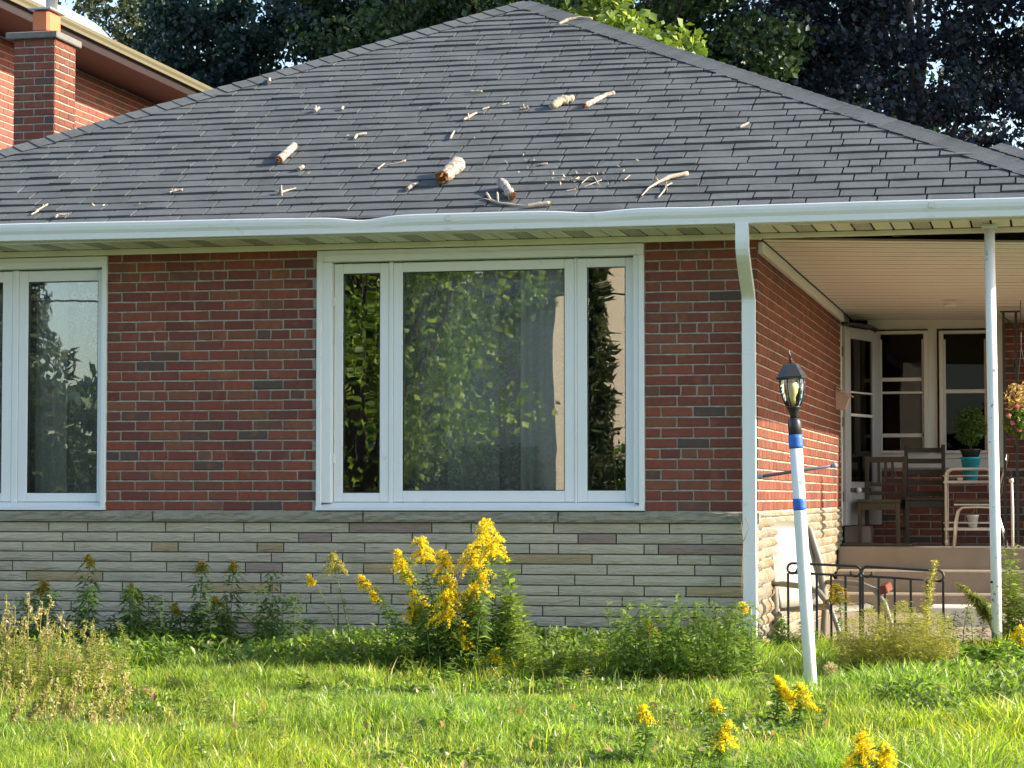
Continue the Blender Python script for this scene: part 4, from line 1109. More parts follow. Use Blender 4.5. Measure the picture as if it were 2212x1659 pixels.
# ------------------------------------------------------------------ lamp post, leaning a little to the left
LX, LY = 0.570, -2.36
lp = thing('lamp_post', 'leaning white lamp post with black lantern and blue tape bands', 'lamp post', (LX, LY, gz(LY)-0.022), None, True, (math.radians(0.5), math.radians(-3.2), 0))
b = MB(); b.tube([(0, 0, -0.12), (0, 0, 0.5), (0, 0, 1.0), (0, 0, 1.43)], 0.0345, 24); b.obj('pole', M['postpaint'], lp)
for z0, z1, e in ((1.362, 1.436, 0.003), (1.03, 1.092, 0.0012)):
    b = MB(); b.tube([(0, 0, z0), (0, 0, z0+0.2*(z1-z0)), (0, 0, z0+0.45*(z1-z0)), (0, 0, z0+0.75*(z1-z0)), (0, 0, z1)], 0.0345+e, 24, jit=0.018, rnd=random.Random(3)); b.obj('blue_tape', M['tape'], lp)
b = MB(); b.lathe([(0.030, 1.43), (0.036, 1.4365), (0.036, 1.50), (0.031, 1.515), (0.024, 1.525)], 20); b.obj('collar', M['black'], lp)
b = MB(); b.lathe([(0.020, 1.52), (0.023, 1.545), (0.034, 1.575), (0.040, 1.582), (0.040, 1.588), (0.03, 1.59)], 12); lan = b.obj('lantern_base', M['black'], lp)
prof = [(0.036, 1.590), (0.052, 1.63), (0.062, 1.67), (0.066, 1.705), (0.064, 1.735)]
for j in range(6):
    w0, w1 = j*math.pi/3+0.26, (j+1)*math.pi/3+0.26
    b = MB()
    for k in range(len(prof)-1):
        (r0, z0), (r1, z1) = prof[k], prof[k+1]
        b.quad((r0*math.cos(w0), r0*math.sin(w0), z0), (r0*math.cos(w1), r0*math.sin(w1), z0), (r1*math.cos(w1), r1*math.sin(w1), z1), (r1*math.cos(w0), r1*math.sin(w0), z1))
    b.obj('pane', M['glass_lamp'], lan)
    b = MB(); b.tube([((r_+0.001)*math.cos(w0), (r_+0.001)*math.sin(w0), z) for r_, z in prof], 0.0042, 6); b.obj('rib', M['black'], lan)
b = MB(); b.lathe([(0.066, 1.732), (0.084, 1.738), (0.086, 1.748), (0.078, 1.753), (0.066, 1.775), (0.050, 1.797), (0.044, 1.812), (0.036, 1.816), (0.012, 1.820)], 6, (0, 0, 0), 0, False, None, 0.26); b.obj('lantern_roof', M['black'], lan)
b = MB(); b.lathe([(0.008, 1.818), (0.006, 1.832), (0.010, 1.838), (0.010, 1.842), (0.005, 1.85)], 8); b.tube([(0, 0, 1.848), (-0.003, 0, 1.868), (-0.008, 0, 1.886), (-0.006, 0, 1.897)], [0.005, 0.006, 0.005, 0.002], 6); b.obj('finial', M['black'], lan)
b = MB(); b.lathe([(0.014, 1.60), (0.014, 1.635), (0.027, 1.66), (0.033, 1.69), (0.027, 1.715), (0.01, 1.725)], 14); b.obj('bulb', M['bulb'], lan)
b = MB(); b.tube([(-0.195, 0.0, 1.222), (0.195, 0, 1.258)], 0.0085, 8); cb = b.obj('crossbar', M['rod'], lp)
for x_, z in ((-0.200, 1.2215), (0.200, 1.2585)):
    b = MB(); b.sphere((x_, 0, z), 0.0155); b.obj('ball_end', M['ball'], cb)
# ------------------------------------------------------------------ neighbouring house on the left
nh = thing('neighbour_house', 'two storey pink brick house with tan gutter behind the chimney at left', 'house', (-13.0, 12.0, 0.0))
NX, NS, NP, NBP = -9.3, 6.016, 0.0765, 0.245
b = MB(); b.box(-18, NX-0.007, 5.5, 24.0, -0.5, NS); nw = b.obj('wall', M['mortar_pale'], nh)
vis = []; rest = []
for r_ in range(70):
    z = NS - (r_+1)*NP
    if z < 0: break
    y = 5.5 + (NBP/2 if r_ % 2 else 0)
    while y < 23.7:
        q = Vector((NX, y+NBP/2, z+NP/2)) - CAM
        dpt = q.dot(_fw); px = 1106+_F*q.dot(_rt)/dpt; py = 829.5-_F*q.dot(_up)/dpt
        hip = 333 - 0.2844*px if px > 0 else 340
        (vis if (-25 < px < 400 and -20 < py < hip+12) else rest).append((y, z))
        y += NBP
nbm = [None]*4
for s_ in range(4):
    v, f = brick_mesh(NBP-0.012, NP-0.012, 0.05, seed=60+s_)
    nbm[s_] = vf_mesh('brick', [(-p[1], p[0], p[2]) for p in v], f, M['brick_pink'])
rr = random.Random(77)
for y, z in vis[:320]: link('brick', rr.choice(nbm), nw, (NX, y, z))
rest += vis[320:]
cells = [(y, z, NBP-0.012, NP-0.012) for y, z in rest if z > 2.0]
joined_bricks('brickwork', M['brick_pink'], cells, nw, lambda x, y, z: (NX-y, x, z))
b = MB(); b.box(NX+0.001, -8.625, 5.0, 24.5, NS, NS+0.02); b.obj('soffit', M['brown_soffit'], nh)
b = MB(); b.box(-8.62, -8.60, 5.0, 24.5, NS-0.02, NS+0.075); b.obj('fascia', M['dark_fascia'], nh)
V = []; F = []; prof = [(0.0, 0.095), (0.0, 0.0), (0.07, 0.0), (0.075, 0.03), (0.095, 0.06), (0.10, 0.095), (0.09, 0.10)]
for y in (5.0, 24.5):
    for o, z in prof: V.append((-8.60+o-0.02, y, NS+0.077+z))
m = len(prof)
for j in range(m-1): F.append((j, j+1, m+j+1, m+j))
link('gutter', vf_mesh('gutter', V, F, M['olive']), nh)
b = MB(); b.quad((-8.56, 5.0, NS+0.17), (-8.56, 24.5, NS+0.17), (-13.2, 21, NS+2.2), (-13.2, 9, NS+2.2)); b.quad((-8.56, 5.0, NS+0.17), (-13.2, 9, NS+2.2), (-18, 5.0, NS+0.17))
b.obj('roof', M['shingle'], nh)
sk = MB()
Ms = Matrix.Translation((-9.22, 10.05, NS+0.50)) @ Matrix.Rotation(math.radians(-23.5+180), 4, 'Y')
sk2 = MB(); 
for j in range(7):
    for i_ in range(9):
        u, v = i_/8*2-1, j/6*2-1
        h_ = 0.16*max(0, (1-u**4))**0.5*max(0, (1-v**4))**0.5
        sk2.v.append((-9.25+v*0.45 , 10.05+u*0.62, NS+0.47 - v*0.45*0.437 + h_))
for j in range(6):
    for i_ in range(8): sk2.f.append((j*9+i_, j*9+i_+1, (j+1)*9+i_+1, (j+1)*9+i_)); sk2.m.append(0); sk2.s.append(True)
so = sk2.obj('skylight', M['dome'], nh)
b = MB(); b.box(-9.70, -8.80, 9.42, 10.68, NS+0.18, NS+0.27); b.obj('kerb', M['brown_soffit'], so)

# ------------------------------------------------------------------ broken branches lying on the roof
def branch(name, label, cat, pts, rad, mat='birch', cut=True, lump=0.12, seed=0, nub=None, n=9, group=None):
    rq = random.Random(seed*7+1)
    P3 = [roof_at(px, py, 0) for px, py in pts]
    nrm = Vector((0, -PT, 1)).normalized()
    if not hasattr(rad, '__len__'): rad = [rad]*len(P3)
    P3 = [p + nrm*(r_*0.95+0.014) for p, r_ in zip(P3, rad)]
    path = []; rads = []
    for i in range(len(P3)-1):
        k = 9 if len(P3) == 2 else 5
        for j in range(k):
            u = j/k; path.append(P3[i].lerp(P3[i+1], u)); rads.append((rad[i]*(1-u)+rad[i+1]*u)*rq.uniform(1-lump, 1+lump))
    path.append(P3[-1]); rads.append(rad[-1])
    b = MB(); b.tube(path, rads, n, 0, True, None, True, lump*0.8, rq)
    o = b.obj(name, M[mat]); tag(o, label, cat, group)
    if cut:
        d = (path[0]-path[1]).normalized(); c = MB(); r0 = rads[0]
        c.tube([path[0]-d*0.006, path[0]+d*0.004], [r0*0.96, r0*0.86], n, 0, True, None, False, 0.2, rq)
        for j in range(9):
            a_ = rq.uniform(0, 6.28); rr2 = r0*rq.uniform(0.2, 0.8); o_ = d.orthogonal().normalized(); q_ = path[0] + (o_*math.cos(a_)+d.cross(o_)*math.sin(a_))*rr2
            c.tube([q_, q_+d*rq.uniform(0.012, 0.034)*(r0/0.035)], [r0*0.22, r0*0.05], 5, 0, True, None, False); c.obj('broken_end', M['cut'], o)
    for (u, dx, dz_, rn) in (nub or []):
        i = int(u*(len(path)-1)); c = MB(); c.tube([path[i], path[i]+Vector((dx*0.5, dz_*0.2, abs(dz_)*0.6+0.01)), path[i]+Vector((dx, dz_*0.3, dz_))], [rn, rn*0.9, rn*0.7], 7); c.obj('twig_stub', M[mat], o)
    return o
branch('log', 'smooth white birch log with orange broken end on left part of roof', 'log', [(604, 358), (637, 327)], [0.030, 0.028], seed=1, nub=[(0.95, 0.03, 0.02, 0.01)], lump=0.07)
branch('log', 'thickest pale birch log with rotten orange end, mid roof above the gutter', 'log', [(956, 402), (974, 387), (992, 372)], [0.046, 0.044, 0.05], seed=2, nub=[(0.75, 0.06, -0.03, 0.006), (0.9, -0.02, 0.05, 0.02)], lump=0.17)
branch('log', 'grey white birch log pointing down at the gutter above big window', 'log', [(1108, 436), (1097, 422), (1084, 408)], [0.026, 0.030, 0.034], seed=3)
branch('log', 'crumbling bark covered branch stub, left of two high on the roof', 'log', [(1192, 240), (1212, 231), (1238, 223)], [0.024, 0.034, 0.026], 'mossbark', False, 0.3, 4, [(0.5, 0.02, 0.04, 0.012), (0.8, 0.03, 0.01, 0.015)])
branch('branch', 'long slim broken branch, right of two high on the roof', 'branch', [(1264, 238), (1290, 224), (1310, 213), (1327, 208)], [0.020, 0.019, 0.016, 0.014], 'birch', True, 0.1, 5, [(0.3, -0.01, 0.03, 0.007)])
branch('branch', 'birch branch lying across the right hip just below the roof peak', 'branch', [(1206, 58), (1226, 50), (1250, 46), (1280, 46)], [0.010, 0.014, 0.015, 0.010], 'mossbark', False, 0.2, 6)
branch('stick', 'hooked grey stick on the roof above and right of the smooth log', 'stick', [(766, 306), (772, 298), (782, 296), (793, 294)], [0.008, 0.010, 0.010, 0.007], 'twig', False, 0.1, 7, n=7)
branch('stick', 'short upright looking pale stick in the middle of the roof', 'stick', [(973, 306), (977, 298), (982, 289)], [0.007, 0.008, 0.006], 'twig', False, 0.1, 8, n=7)
branch('stick', 'knobby stick with side stub near the roof centre', 'stick', [(1002, 265), (1013, 259), (1030, 249)], [0.008, 0.010, 0.006], 'twig', False, 0.15, 9, [(0.4, 0.01, -0.03, 0.008)], 7)
branch('stick', 'short pale stick just left of the thickest birch log', 'stick', [(881, 417), (890, 409), (904, 402)], [0.013, 0.013, 0.009], 'birch', False, 0.15, 10, n=7)
branch('wood_chunk', 'pale wood chunk in the upper left of the roof', 'wood chunk', [(680, 247), (690, 240)], [0.014, 0.012], 'birch', False, 0.2, 11, [(0.4, -0.005, 0.03, 0.008)], 7)
branch('wood_chunk', 'small upright wood chip, right of the pale chunk, upper left roof', 'wood chunk', [(739, 243), (742, 237)], [0.010, 0.009], 'twig', False, 0.2, 12, None, 7)
branch('wood_chunk', 'white wood stub just right of the smooth birch log', 'wood chunk', [(646, 374), (656, 367)], [0.014, 0.012], 'birch', False, 0.15, 13, None, 8)
branch('forked_twig', 'forked grey brown twig low on the left side of roof', 'twig', [(598, 420), (606, 423), (622, 417), (640, 411)], [0.008, 0.010, 0.006, 0.003], 'twig', False, 0.15, 14, [(0.35, 0.02, -0.06, 0.009)], 7)
branch('twig', 'long thin dark twig with leaf stub, right of the hooked stick', 'twig', [(805, 358), (835, 361), (860, 357), (877, 353)], [0.002, 0.003, 0.003, 0.008], 'twig', False, 0.1, 15, None, 5)
branch('splinter', 'pale bark splinter under the long thin twig', 'splinter', [(816, 371), (831, 359)], [0.007, 0.005], 'birch', False, 0.1, 16, None, 6)
branch('splinter', 'cream bark flake right of the thickest log', 'splinter', [(1158, 363), (1170, 362), (1183, 359)], [0.006, 0.009, 0.006], 'birch', False, 0.2, 17, None, 6)
branch('stick', 'grey lump of bark high in the centre of the roof', 'stick', [(1016, 204), (1042, 203)], [0.009, 0.008], 'mossbark', False, 0.2, 18, None, 7)
branch('splinter', 'tiny white splinter between grey bark lump and knobby stick', 'splinter', [(1041, 242), (1057, 237)], [0.005, 0.007], 'birch', False, 0.1, 19, None, 6)
branch('splinter', 'grey chip left of the crumbling branch stub', 'splinter', [(1084, 232), (1100, 228)], [0.006, 0.005], 'mossbark', False, 0.2, 20, None, 6)
branch('wood_chunk', 'rough little wood knot touching the shadow of the crumbling stub', 'wood chunk', [(1122, 242), (1142, 239)], [0.010, 0.012], 'mossbark', False, 0.3, 21, [(0.5, 0.0, 0.03, 0.006)], 7)
branch('stick', 'straight tan stick near the left end of the gutter', 'stick', [(78, 462), (104, 447)], [0.006, 0.006], 'twig', False, 0.05, 22, None, 6)
branch('stick', 'shorter tan stick below the straight one near left gutter', 'stick', [(68, 469), (84, 461)], [0.005, 0.005], 'twig', False, 0.05, 23, None, 6)
branch('stick', 'curved pale stick at the lower left edge of roof', 'stick', [(120, 477), (126, 471), (136, 470), (150, 467)], [0.008, 0.010, 0.008, 0.004], 'birch', False, 0.1, 24, None, 6)
branch('wood_chips', 'little heap of pale wood chips low on the left roof', 'wood chips', [(366, 422), (380, 418), (396, 416)], [0.006, 0.011, 0.007], 'birch', False, 0.3, 25, [(0.3, -0.02, 0.01, 0.006)], 6)
branch('branch', 'bent grey branch resting in the gutter below the birch log', 'branch', [(1052, 424), (1061, 440), (1080, 446), (1108, 449), (1150, 452)], [0.009, 0.010, 0.009, 0.007, 0.005], 'twig', False, 0.1, 26, [(0.45, -0.01, 0.07, 0.008), (0.3, -0.10, 0.01, 0.004)], 7)
branch('branch', 'thick grey branch end lying along the gutter right of birch log', 'branch', [(1190, 449), (1165, 451), (1138, 454)], [0.016, 0.016, 0.012], 'twig', True, 0.1, 27, None, 8)
branch('branch', 'forked grey branch low on the right half of roof', 'branch', [(1386, 429), (1402, 412), (1424, 400), (1448, 391), (1487, 383)], [0.004, 0.006, 0.009, 0.016, 0.014], 'twig', True, 0.1, 28, [(0.5, -0.05, -0.05, 0.005)], 7)
branch('twig', 'thin crooked twig below the forked branch on the right', 'twig', [(1422, 433), (1436, 416), (1438, 408), (1452, 401)], [0.004, 0.005, 0.005, 0.004], 'twig', False, 0.1, 29, [(0.5, 0.02, -0.05, 0.004)], 5)
for i_, (lab, pts) in enumerate((('tangled thin twig, topmost of the tangle right of the gutter branch', [(1256, 402), (1272, 388), (1283, 386), (1293, 403)]), ('straight thin twig crossing the tangle right of the gutter branch', [(1262, 409), (1300, 394)]), ('short dark twig right of the tangle on the roof', [(1349, 394), (1361, 384)]), ('pale twig flake low on the roof between tangle and gutter', [(1222, 418), (1245, 414)]))):
    branch('twig', lab, 'twig', pts, 0.0035, 'twig', False, 0.1, 40+i_, None, 5)
branch('wood_chunk', 'cream wood chip alone on the far right of the roof', 'wood chunk', [(1598, 282), (1608, 277), (1618, 271)], [0.008, 0.010, 0.006], 'birch', False, 0.15, 50, None, 6)
branch('wood_chunk', 'brown wood stub sitting on the left hip of the roof', 'wood chunk', [(583, 186), (583, 176)], [0.016, 0.010], 'twig', False, 0.15, 51, None, 7)
# fine bark crumbs scattered among the branches
rg = np.random.default_rng(5); crumbs = []
for cx, cy, sx, sy, n_ in ((1250, 395, 110, 26, 46), (1150, 360, 60, 40, 14), (1330, 370, 50, 30, 12), (800, 330, 250, 70, 12), (1100, 250, 160, 40, 10), (200, 440, 200, 30, 6)):
    for j in range(n_): crumbs.append(roof_at(cx+rg.normal()*sx*0.5, min(448, cy+rg.normal()*sy*0.5), 0.02))
cc = np.array([tuple(c_) for c_ in crumbs])
V, F, T = leaf_cloud(len(cc), lambda r_, n: cc, 0.035, [(0.5, 0.42, 0.3), (0.35, 0.28, 0.2)], 9, 0.3)
tag(link('bark_crumbs', pmesh('bark_crumbs', V, F, M['crumb'], T)), 'fine bark crumbs scattered between the branches on the roof', 'bark', None, 'stuff')

# ------------------------------------------------------------------ trees
def tree(name, label, base, trunk_r, crown, nclus, nleaf, size, cols, seed, limbs=9, clus_r=0.75, dens=None, group=None, ratio=0.75, mat='treeleaf', trunk_top=None, flat=0.65):
    rq = random.Random(seed); rg = np.random.default_rng(seed)
    t = thing(name, label, 'tree', base, group)
    (cx, cy, cz), (rx, ry, rz) = crown
    d = rg.normal(size=(nclus, 3)); d /= np.linalg.norm(d, axis=1)[:, None]
    r_ = rg.uniform(0.12, 1, nclus)**0.42
    cen = np.array([cx, cy, cz]) + d*r_[:, None]*np.array([rx, ry, rz])
    cen = cen[cen[:, 2] > base[2]+1.2]
    b = MB(); top = Vector((cx, cy, trunk_top or cz+rz*0.5)); B0 = Vector(base)
    tp = [B0.lerp(top, u) + Vector((rq.uniform(-.12, .12), rq.uniform(-.12, .12), 0))*(u > 0) for u in (0, 0.15, 0.3, 0.5, 0.75, 1)]
    b.tube(tp, [trunk_r*1.25, trunk_r, trunk_r*0.85, trunk_r*0.65, trunk_r*0.35, trunk_r*0.12], 10, 0, True, None, True, 0.06, rq)
    for i in range(limbs*2):
        e = Vector(cen[rq.randrange(len(cen))]); u = rq.uniform(0.25, 0.8); k = u*5; s_ = tp[int(k)].lerp(tp[min(5, int(k)+1)], k-int(k))
        mid = s_.lerp(e, 0.5) + Vector((rq.uniform(-.3, .3), rq.uniform(-.3, .3), rq.uniform(-0.1, .4)))
        r0 = trunk_r*(0.42-0.3*u)
        b.tube([s_, s_.lerp(mid, 0.5)+Vector((0, 0, 0.1)), mid, mid.lerp(e, 0.6), e], [r0, r0*0.8, r0*0.6, r0*0.4, r0*0.15], 6, 0, True, None, True)
    b.obj('trunk', M['bark'], t)
    w = np.ones(len(cen)) if dens is None else dens(cen)
    w = w/w.sum()
    idx = rg.choice(len(cen), nleaf, p=w)
    crv = rg.uniform(0.6, 1.3, len(cen))*clus_r
    off = rg.normal(size=(nleaf, 3)); off /= np.linalg.norm(off, axis=1)[:, None]; off *= (rg.uniform(0, 1, nleaf)**0.5)[:, None]
    off *= crv[idx][:, None]; off[:, 2] *= flat
    pos = cen[idx] + off
    V, F, T = leaf_cloud(nleaf, lambda r, n: pos, size, cols, seed+1, ratio, 0.25, 0.12)
    # clumps differ in tone as whole sprays do
    tone_ = rg.uniform(0.75, 1.25, len(cen))[idx]
    T = T*np.repeat(tone_, 4)[:, None]
    o = link('crown', pmesh('crown', V, F, M[mat], T), t); o['kind'] = 'stuff'
    return t
low = lambda c_: np.where(c_[:, 2] < 10.0, 1.0, 0.18)
GREEN_D = [(0.022, 0.048, 0.040), (0.029, 0.058, 0.042), (0.018, 0.042, 0.042)]  # dark leaf greens tinted blue in place of haze
GREEN_M = [(0.055, 0.10, 0.022), (0.075, 0.125, 0.025), (0.045, 0.085, 0.022)]
PURP = [(0.018, 0.028, 0.048), (0.024, 0.027, 0.044), (0.017, 0.033, 0.046), (0.028, 0.027, 0.034)]  # purple leaves pushed towards navy, bluish haze held in the colour
GREY_G = [(0.075, 0.095, 0.055), (0.09, 0.11, 0.05), (0.06, 0.08, 0.05)]
tree('ash_tree', 'pale loose crowned tree behind the neighbouring house gutter', (-17.6, 33, 0), 0.28, ((-17.6, 33, 7.6), (3.6, 3.4, 5.6)), 300, 56000, 0.14, GREY_G, 101, 9, 0.6, None, 'trees behind the house')
tree('maple_tree', 'dark green maple behind the left half of the roof', (-9.2, 22, 0), 0.30, ((-9.1, 22, 7.0), (3.8, 3.0, 5.6)), 420, 150000, 0.115, GREEN_D, 102, 9, 0.55, low, 'trees behind the house')
tree('maple_tree', 'mid green maple with sunlit sprays behind the roof peak', (-5.2, 19, 0), 0.28, ((-5.4, 19, 6.6), (4.0, 2.7, 5.0)), 400, 84000, 0.115, [(0.035, 0.068, 0.024), (0.05, 0.088, 0.026), (0.03, 0.058, 0.026)], 103, 9, 0.52, low, 'trees behind the house')
tree('purple_maple_tree', 'very dark purple leaved maple behind the right hip of the roof', (0.2, 22, 0), 0.32, ((-0.2, 22, 6.4), (4.8, 3.0, 5.6)), 460, 110000, 0.115, PURP, 104, 10, 0.55, low, 'trees behind the house')
tree('maple_tree', 'tall shaded maple filling the gap behind the purple maple', (-4.2, 31, 0), 0.3, ((-4.2, 31, 7.0), (5.4, 3.0, 6.2)), 150, 30000, 0.20, GREEN_D, 105, 8, 0.9, low, 'trees behind the house')
tree('maple_tree', 'large shading maple standing right of the purple maple', (7.5, 21.5, 0), 0.35, ((7.5, 21.5, 9.0), (4.5, 4.5, 7.0)), 120, 16000, 0.24, GREEN_D, 106, 8, 1.0, None, 'trees behind the house')
# overhanging sunlit maple sprays just behind the ridge: low limbs of the mid green maple's neighbour
tree('young_maple_tree', 'young yellow green maple catching sun right behind the roof peak', (-3.6, 13.6, 0), 0.10, ((-3.5, 13.6, 6.25), (1.6, 0.8, 1.1)), 30, 4600, 0.125, [(0.16, 0.22, 0.03), (0.20, 0.26, 0.035), (0.11, 0.17, 0.03)], 107, 6, 0.5, None, 'trees behind the house', 0.85)

# across the street: what the window panes mirror
tree('lime_tree', 'broad leaved street tree on the lawn edge, mirrored in the picture window', (-6.2, -11.2, gz(-11)), 0.16, ((-5.9, -11.0, 3.4), (2.1, 1.6, 2.5)), 120, 17000, 0.085, [(0.19, 0.28, 0.04), (0.24, 0.32, 0.045), (0.12, 0.20, 0.035)], 110, 7, 0.6, None, None, 0.85)
tree('lime_tree', 'shaded street tree further left, mirrored in the picture window', (-7.9, -16.5, gz(-16)), 0.2, ((-7.6, -16.5, 4.3), (1.7, 1.9, 3.2)), 90, 13000, 0.15, GREEN_M, 111, 7, 0.7, None, None, 0.85)
def spruce(label, base, h, r, seed, n=16000):
    t = thing('spruce_tree', label, 'tree', base); B0 = Vector(base)
    b = MB(); b.tube([B0, B0+Vector((0, 0, h))], [0.22, 0.02], 8); b.obj('trunk', M['bark'], t)
    rg = np.random.default_rng(seed); u = rg.uniform(0.06, 1, n)**0.8
    lay = np.floor(u*26)/26 + rg.normal(size=n)*0.008
    a_ = np.floor(rg.uniform(0, 13, n))*2*np.pi/13 + np.floor(u*26)*1.1 + rg.normal(size=n)*0.10
    rad = (1-lay)*r*rg.uniform(0.1, 1, n)**0.6*(0.8+0.3*np.sin(a_*3.7+lay*40))
    c_ = np.stack([base[0]+rad*np.cos(a_), base[1]+rad*np.sin(a_), base[2]+h*lay-0.25*rad+rg.normal(size=n)*0.06], 1)
    V, F, T = leaf_cloud(n, lambda r_, m: c_, 0.30, [(0.05, 0.075, 0.03), (0.07, 0.09, 0.035), (0.10, 0.10, 0.04)], seed+1, 0.22, 0.1)
    link('crown', pmesh('crown', V, F, M['treeleaf'], T), t)['kind'] = 'stuff'
spruce('tall spruce across the street, mirrored in the left window', (-19.3, -30.0, -0.5), 8.8, 2.9, 120)
spruce('narrow dark spruce across the street beside the cream house', (-6.15, -26.5, -0.5), 8.0, 0.62, 121, 5000)
ch = thing('cream_house', 'cream sided house across the street, mirrored in the picture window', 'house', (-6.75, -33.0, -0.5), None, True, (0, 0, math.radians(-38)))
b = MB(); b.box(-3.6, 3.6, -4.0, 4.0, -0.2, 5.2); k = len(b.v); b.v += [(-3.6, 4.0, 5.2), (3.6, 4.0, 5.2), (0, 4.0, 7.0)]; b.f.append((k, k+1, k+2)); b.m.append(0); b.s.append(False); b.obj('wall', M['cream'], ch)
b = MB(); b.quad((-4.0, 4.4, 5.05), (0, 4.4, 7.15), (0, -4.4, 7.15), (-4.0, -4.4, 5.05)); b.quad((4.0, 4.4, 5.05), (4.0, -4.4, 5.05), (0, -4.4, 7.15), (0, 4.4, 7.15)); b.obj('roof', M['shingle'], ch)
for x_ in (-2.0, 1.3):
    b = MB(); b.box(x_, x_+1.0, 3.99, 4.03, 2.6, 3.9); wf = b.obj('window', M['white'], ch); b = MB(); b.box(x_+0.07, x_+0.93, 4.031, 4.04, 2.67, 3.83); b.obj('pane', M['black'], wf)
tree('street_tree', 'dark bushy tree beside the cream house across the street', (-12.4, -27.0, -0.5), 0.2, ((-12.4, -27.0, 3.4), (3.0, 2.4, 3.6)), 50, 7000, 0.28, GREEN_D, 123, 6, 0.9, None, None, 0.8)
tree('street_tree', 'dark bushy tree left of the tall spruce across the street', (-25.5, -31.0, -0.5), 0.2, ((-25.0, -31.0, 4.2), (4.2, 2.8, 4.6)), 50, 7000, 0.30, GREEN_M, 124, 6, 0.9, None, None, 0.8)
hd = thing('hedge', 'clipped hedge in front of the cream house across the street', 'hedge', (-8.0, -28.4, -0.5))
rgh = np.random.default_rng(8); hc = np.stack([rgh.uniform(-15, 0, 15000), -28.4+rgh.uniform(-0.6, 0.6, 15000), -0.5+2.35*rgh.uniform(0, 1, 15000)**0.8+0.12*np.sin(rgh.uniform(-15, 0, 15000)*3)], 1)
V, F, T = leaf_cloud(15000, lambda r, n: hc, 0.20, GREEN_M, 130, 0.7)
link('foliage', pmesh('foliage', V, F, M['treeleaf'], T), hd)['kind'] = 'stuff'
b = MB()
for x_ in range(-15, 1): b.tube([(x_, -28.4, -0.55), (x_+0.1, -28.4, 1.2)], [0.03, 0.01], 5)
b.obj('stems', M['bark'], hd)['kind'] = 'stuff'
rgh = np.random.default_rng(9); nq = 16000; lx = rgh.uniform(-60, 45, nq)
lz = (4.6+1.3*np.sin(lx*0.35)+0.8*np.sin(lx*0.9+1))*rgh.uniform(0, 1, nq)**0.7 - 0.5
lc = np.stack([lx, -58+rgh.uniform(-2, 2, nq), lz], 1)
V, F, T = leaf_cloud(nq, lambda r, n: lc, 0.75, GREEN_D+GREEN_M, 131, 0.75)
tag(link('backdrop_trees', pmesh('backdrop_trees', V, F, M['treeleaf'], T)), 'added row of unseen far trees blocking the low sky across the street', 'trees', None, 'stuff')  # unseen trees added to darken what the panes reflect
for z in (5.4, 4.75):
    b = MB(); b.tube([(x_, -24.0, z-0.35*math.cos((x_+7)/12)) for x_ in range(-30, 31, 3)], 0.018, 5)
    tag(b.obj('utility_wire', M['black']), 'upper black utility wire along the street' if z > 5 else 'lower black utility wire along the street', 'wire')
for x_, lab in ((-30.0, 'left'), (30.0, 'right')):
    b = MB(); b.tube([(x_, -24.0, -0.6), (x_, -24.0, 7.0)], [0.15, 0.11], 10); b.cbox(x_-0.06, x_+0.06, -24.9, -23.1, 5.6, 5.75, 0.01)
    tag(b.obj('utility_pole', M['bark']), f'wooden utility pole at the {lab} end of the street wires', 'pole')
# ------------------------------------------------------------------ lawn grass
def grass(name, label, n, xr, yr, hfun, seed, cols, wid=0.0042, keep=None, lean=0.55):
    rg = np.random.default_rng(seed)
    x = rg.uniform(*xr, n); y = rg.uniform(*yr, n)
    if keep is not None:
        k = keep(x, y, rg); x, y = x[k], y[k]
    n = len(x)
    z = np.where(y < 0, GS*y, 0.0) - 0.008
    # tufts: neighbouring blades share height and lean
    gx, gy = np.floor(x/0.16).astype(int), np.floor(y/0.16).astype(int)
    hsh = ((gx*73856093) ^ (gy*19349663)) % 997/997.0
    h = hfun(x, y, rg)*(0.65+0.7*hsh)*rg.uniform(0.55, 1.2, n)
    a_ = rg.uniform(0, 2*np.pi, n); ln = rg.uniform(0.1, lean, n)*h
    dx, dy = np.cos(a_)*ln, np.sin(a_)*ln
    wv = rg.uniform(0, np.pi, n); w = wid*rg.uniform(0.7, 1.5, n)*(1+(h > 0.14)*0.5)
    wx, wy = np.cos(wv)*w*0.5, np.sin(wv)*w*0.5
    p0 = np.stack([x-wx, y-wy, z], 1); p1 = np.stack([x+wx, y+wy, z], 1)
    m0 = np.stack([x+dx*0.35-wx*0.8, y+dy*0.35-wy*0.8, z+h*0.6], 1); m1 = np.stack([x+dx*0.35+wx*0.8, y+dy*0.35+wy*0.8, z+h*0.6], 1)
    tp = np.stack([x+dx, y+dy, z+h*rg.uniform(0.82, 1, n)], 1)
    V = np.stack([p0, p1, m0, m1, tp], 1).reshape(-1, 3); i = np.arange(n)*5
    F = np.stack([np.stack([i, i+1, i+3], 1), np.stack([i, i+3, i+2], 1), np.stack([i+2, i+3, i+4], 1)], 1).reshape(-1, 3)
    cols = np.array(cols); ci = rg.integers(0, len(cols), n)
    t = cols[ci]*rg.uniform(0.7, 1.3, n)[:, None]*(0.8+0.4*(((gx*31+gy*17) % 89)/89.0))[:, None]
    # drifts of yellower and greener turf
    drift = 0.5+0.5*np.sin(x*1.3+0.7*np.sin(y*2.1))*np.cos(y*1.7+x*0.4)
    t = t*(np.stack([0.85+0.35*drift, 0.95+0.1*drift, 1.0-0.2*drift], 1))
    return tag(link(name, pmesh(name, V, F, M['grass'], np.repeat(t, 5, 0))), label, 'grass', None, 'stuff')
def infr(x, y, rg):                      # the part of the garden the photograph can see, with a margin
    return (x > 1.83 - (y+15.1)*0.50 - 0.3) & (x < 1.83 + (y+15.1)*0.03 + 0.9)
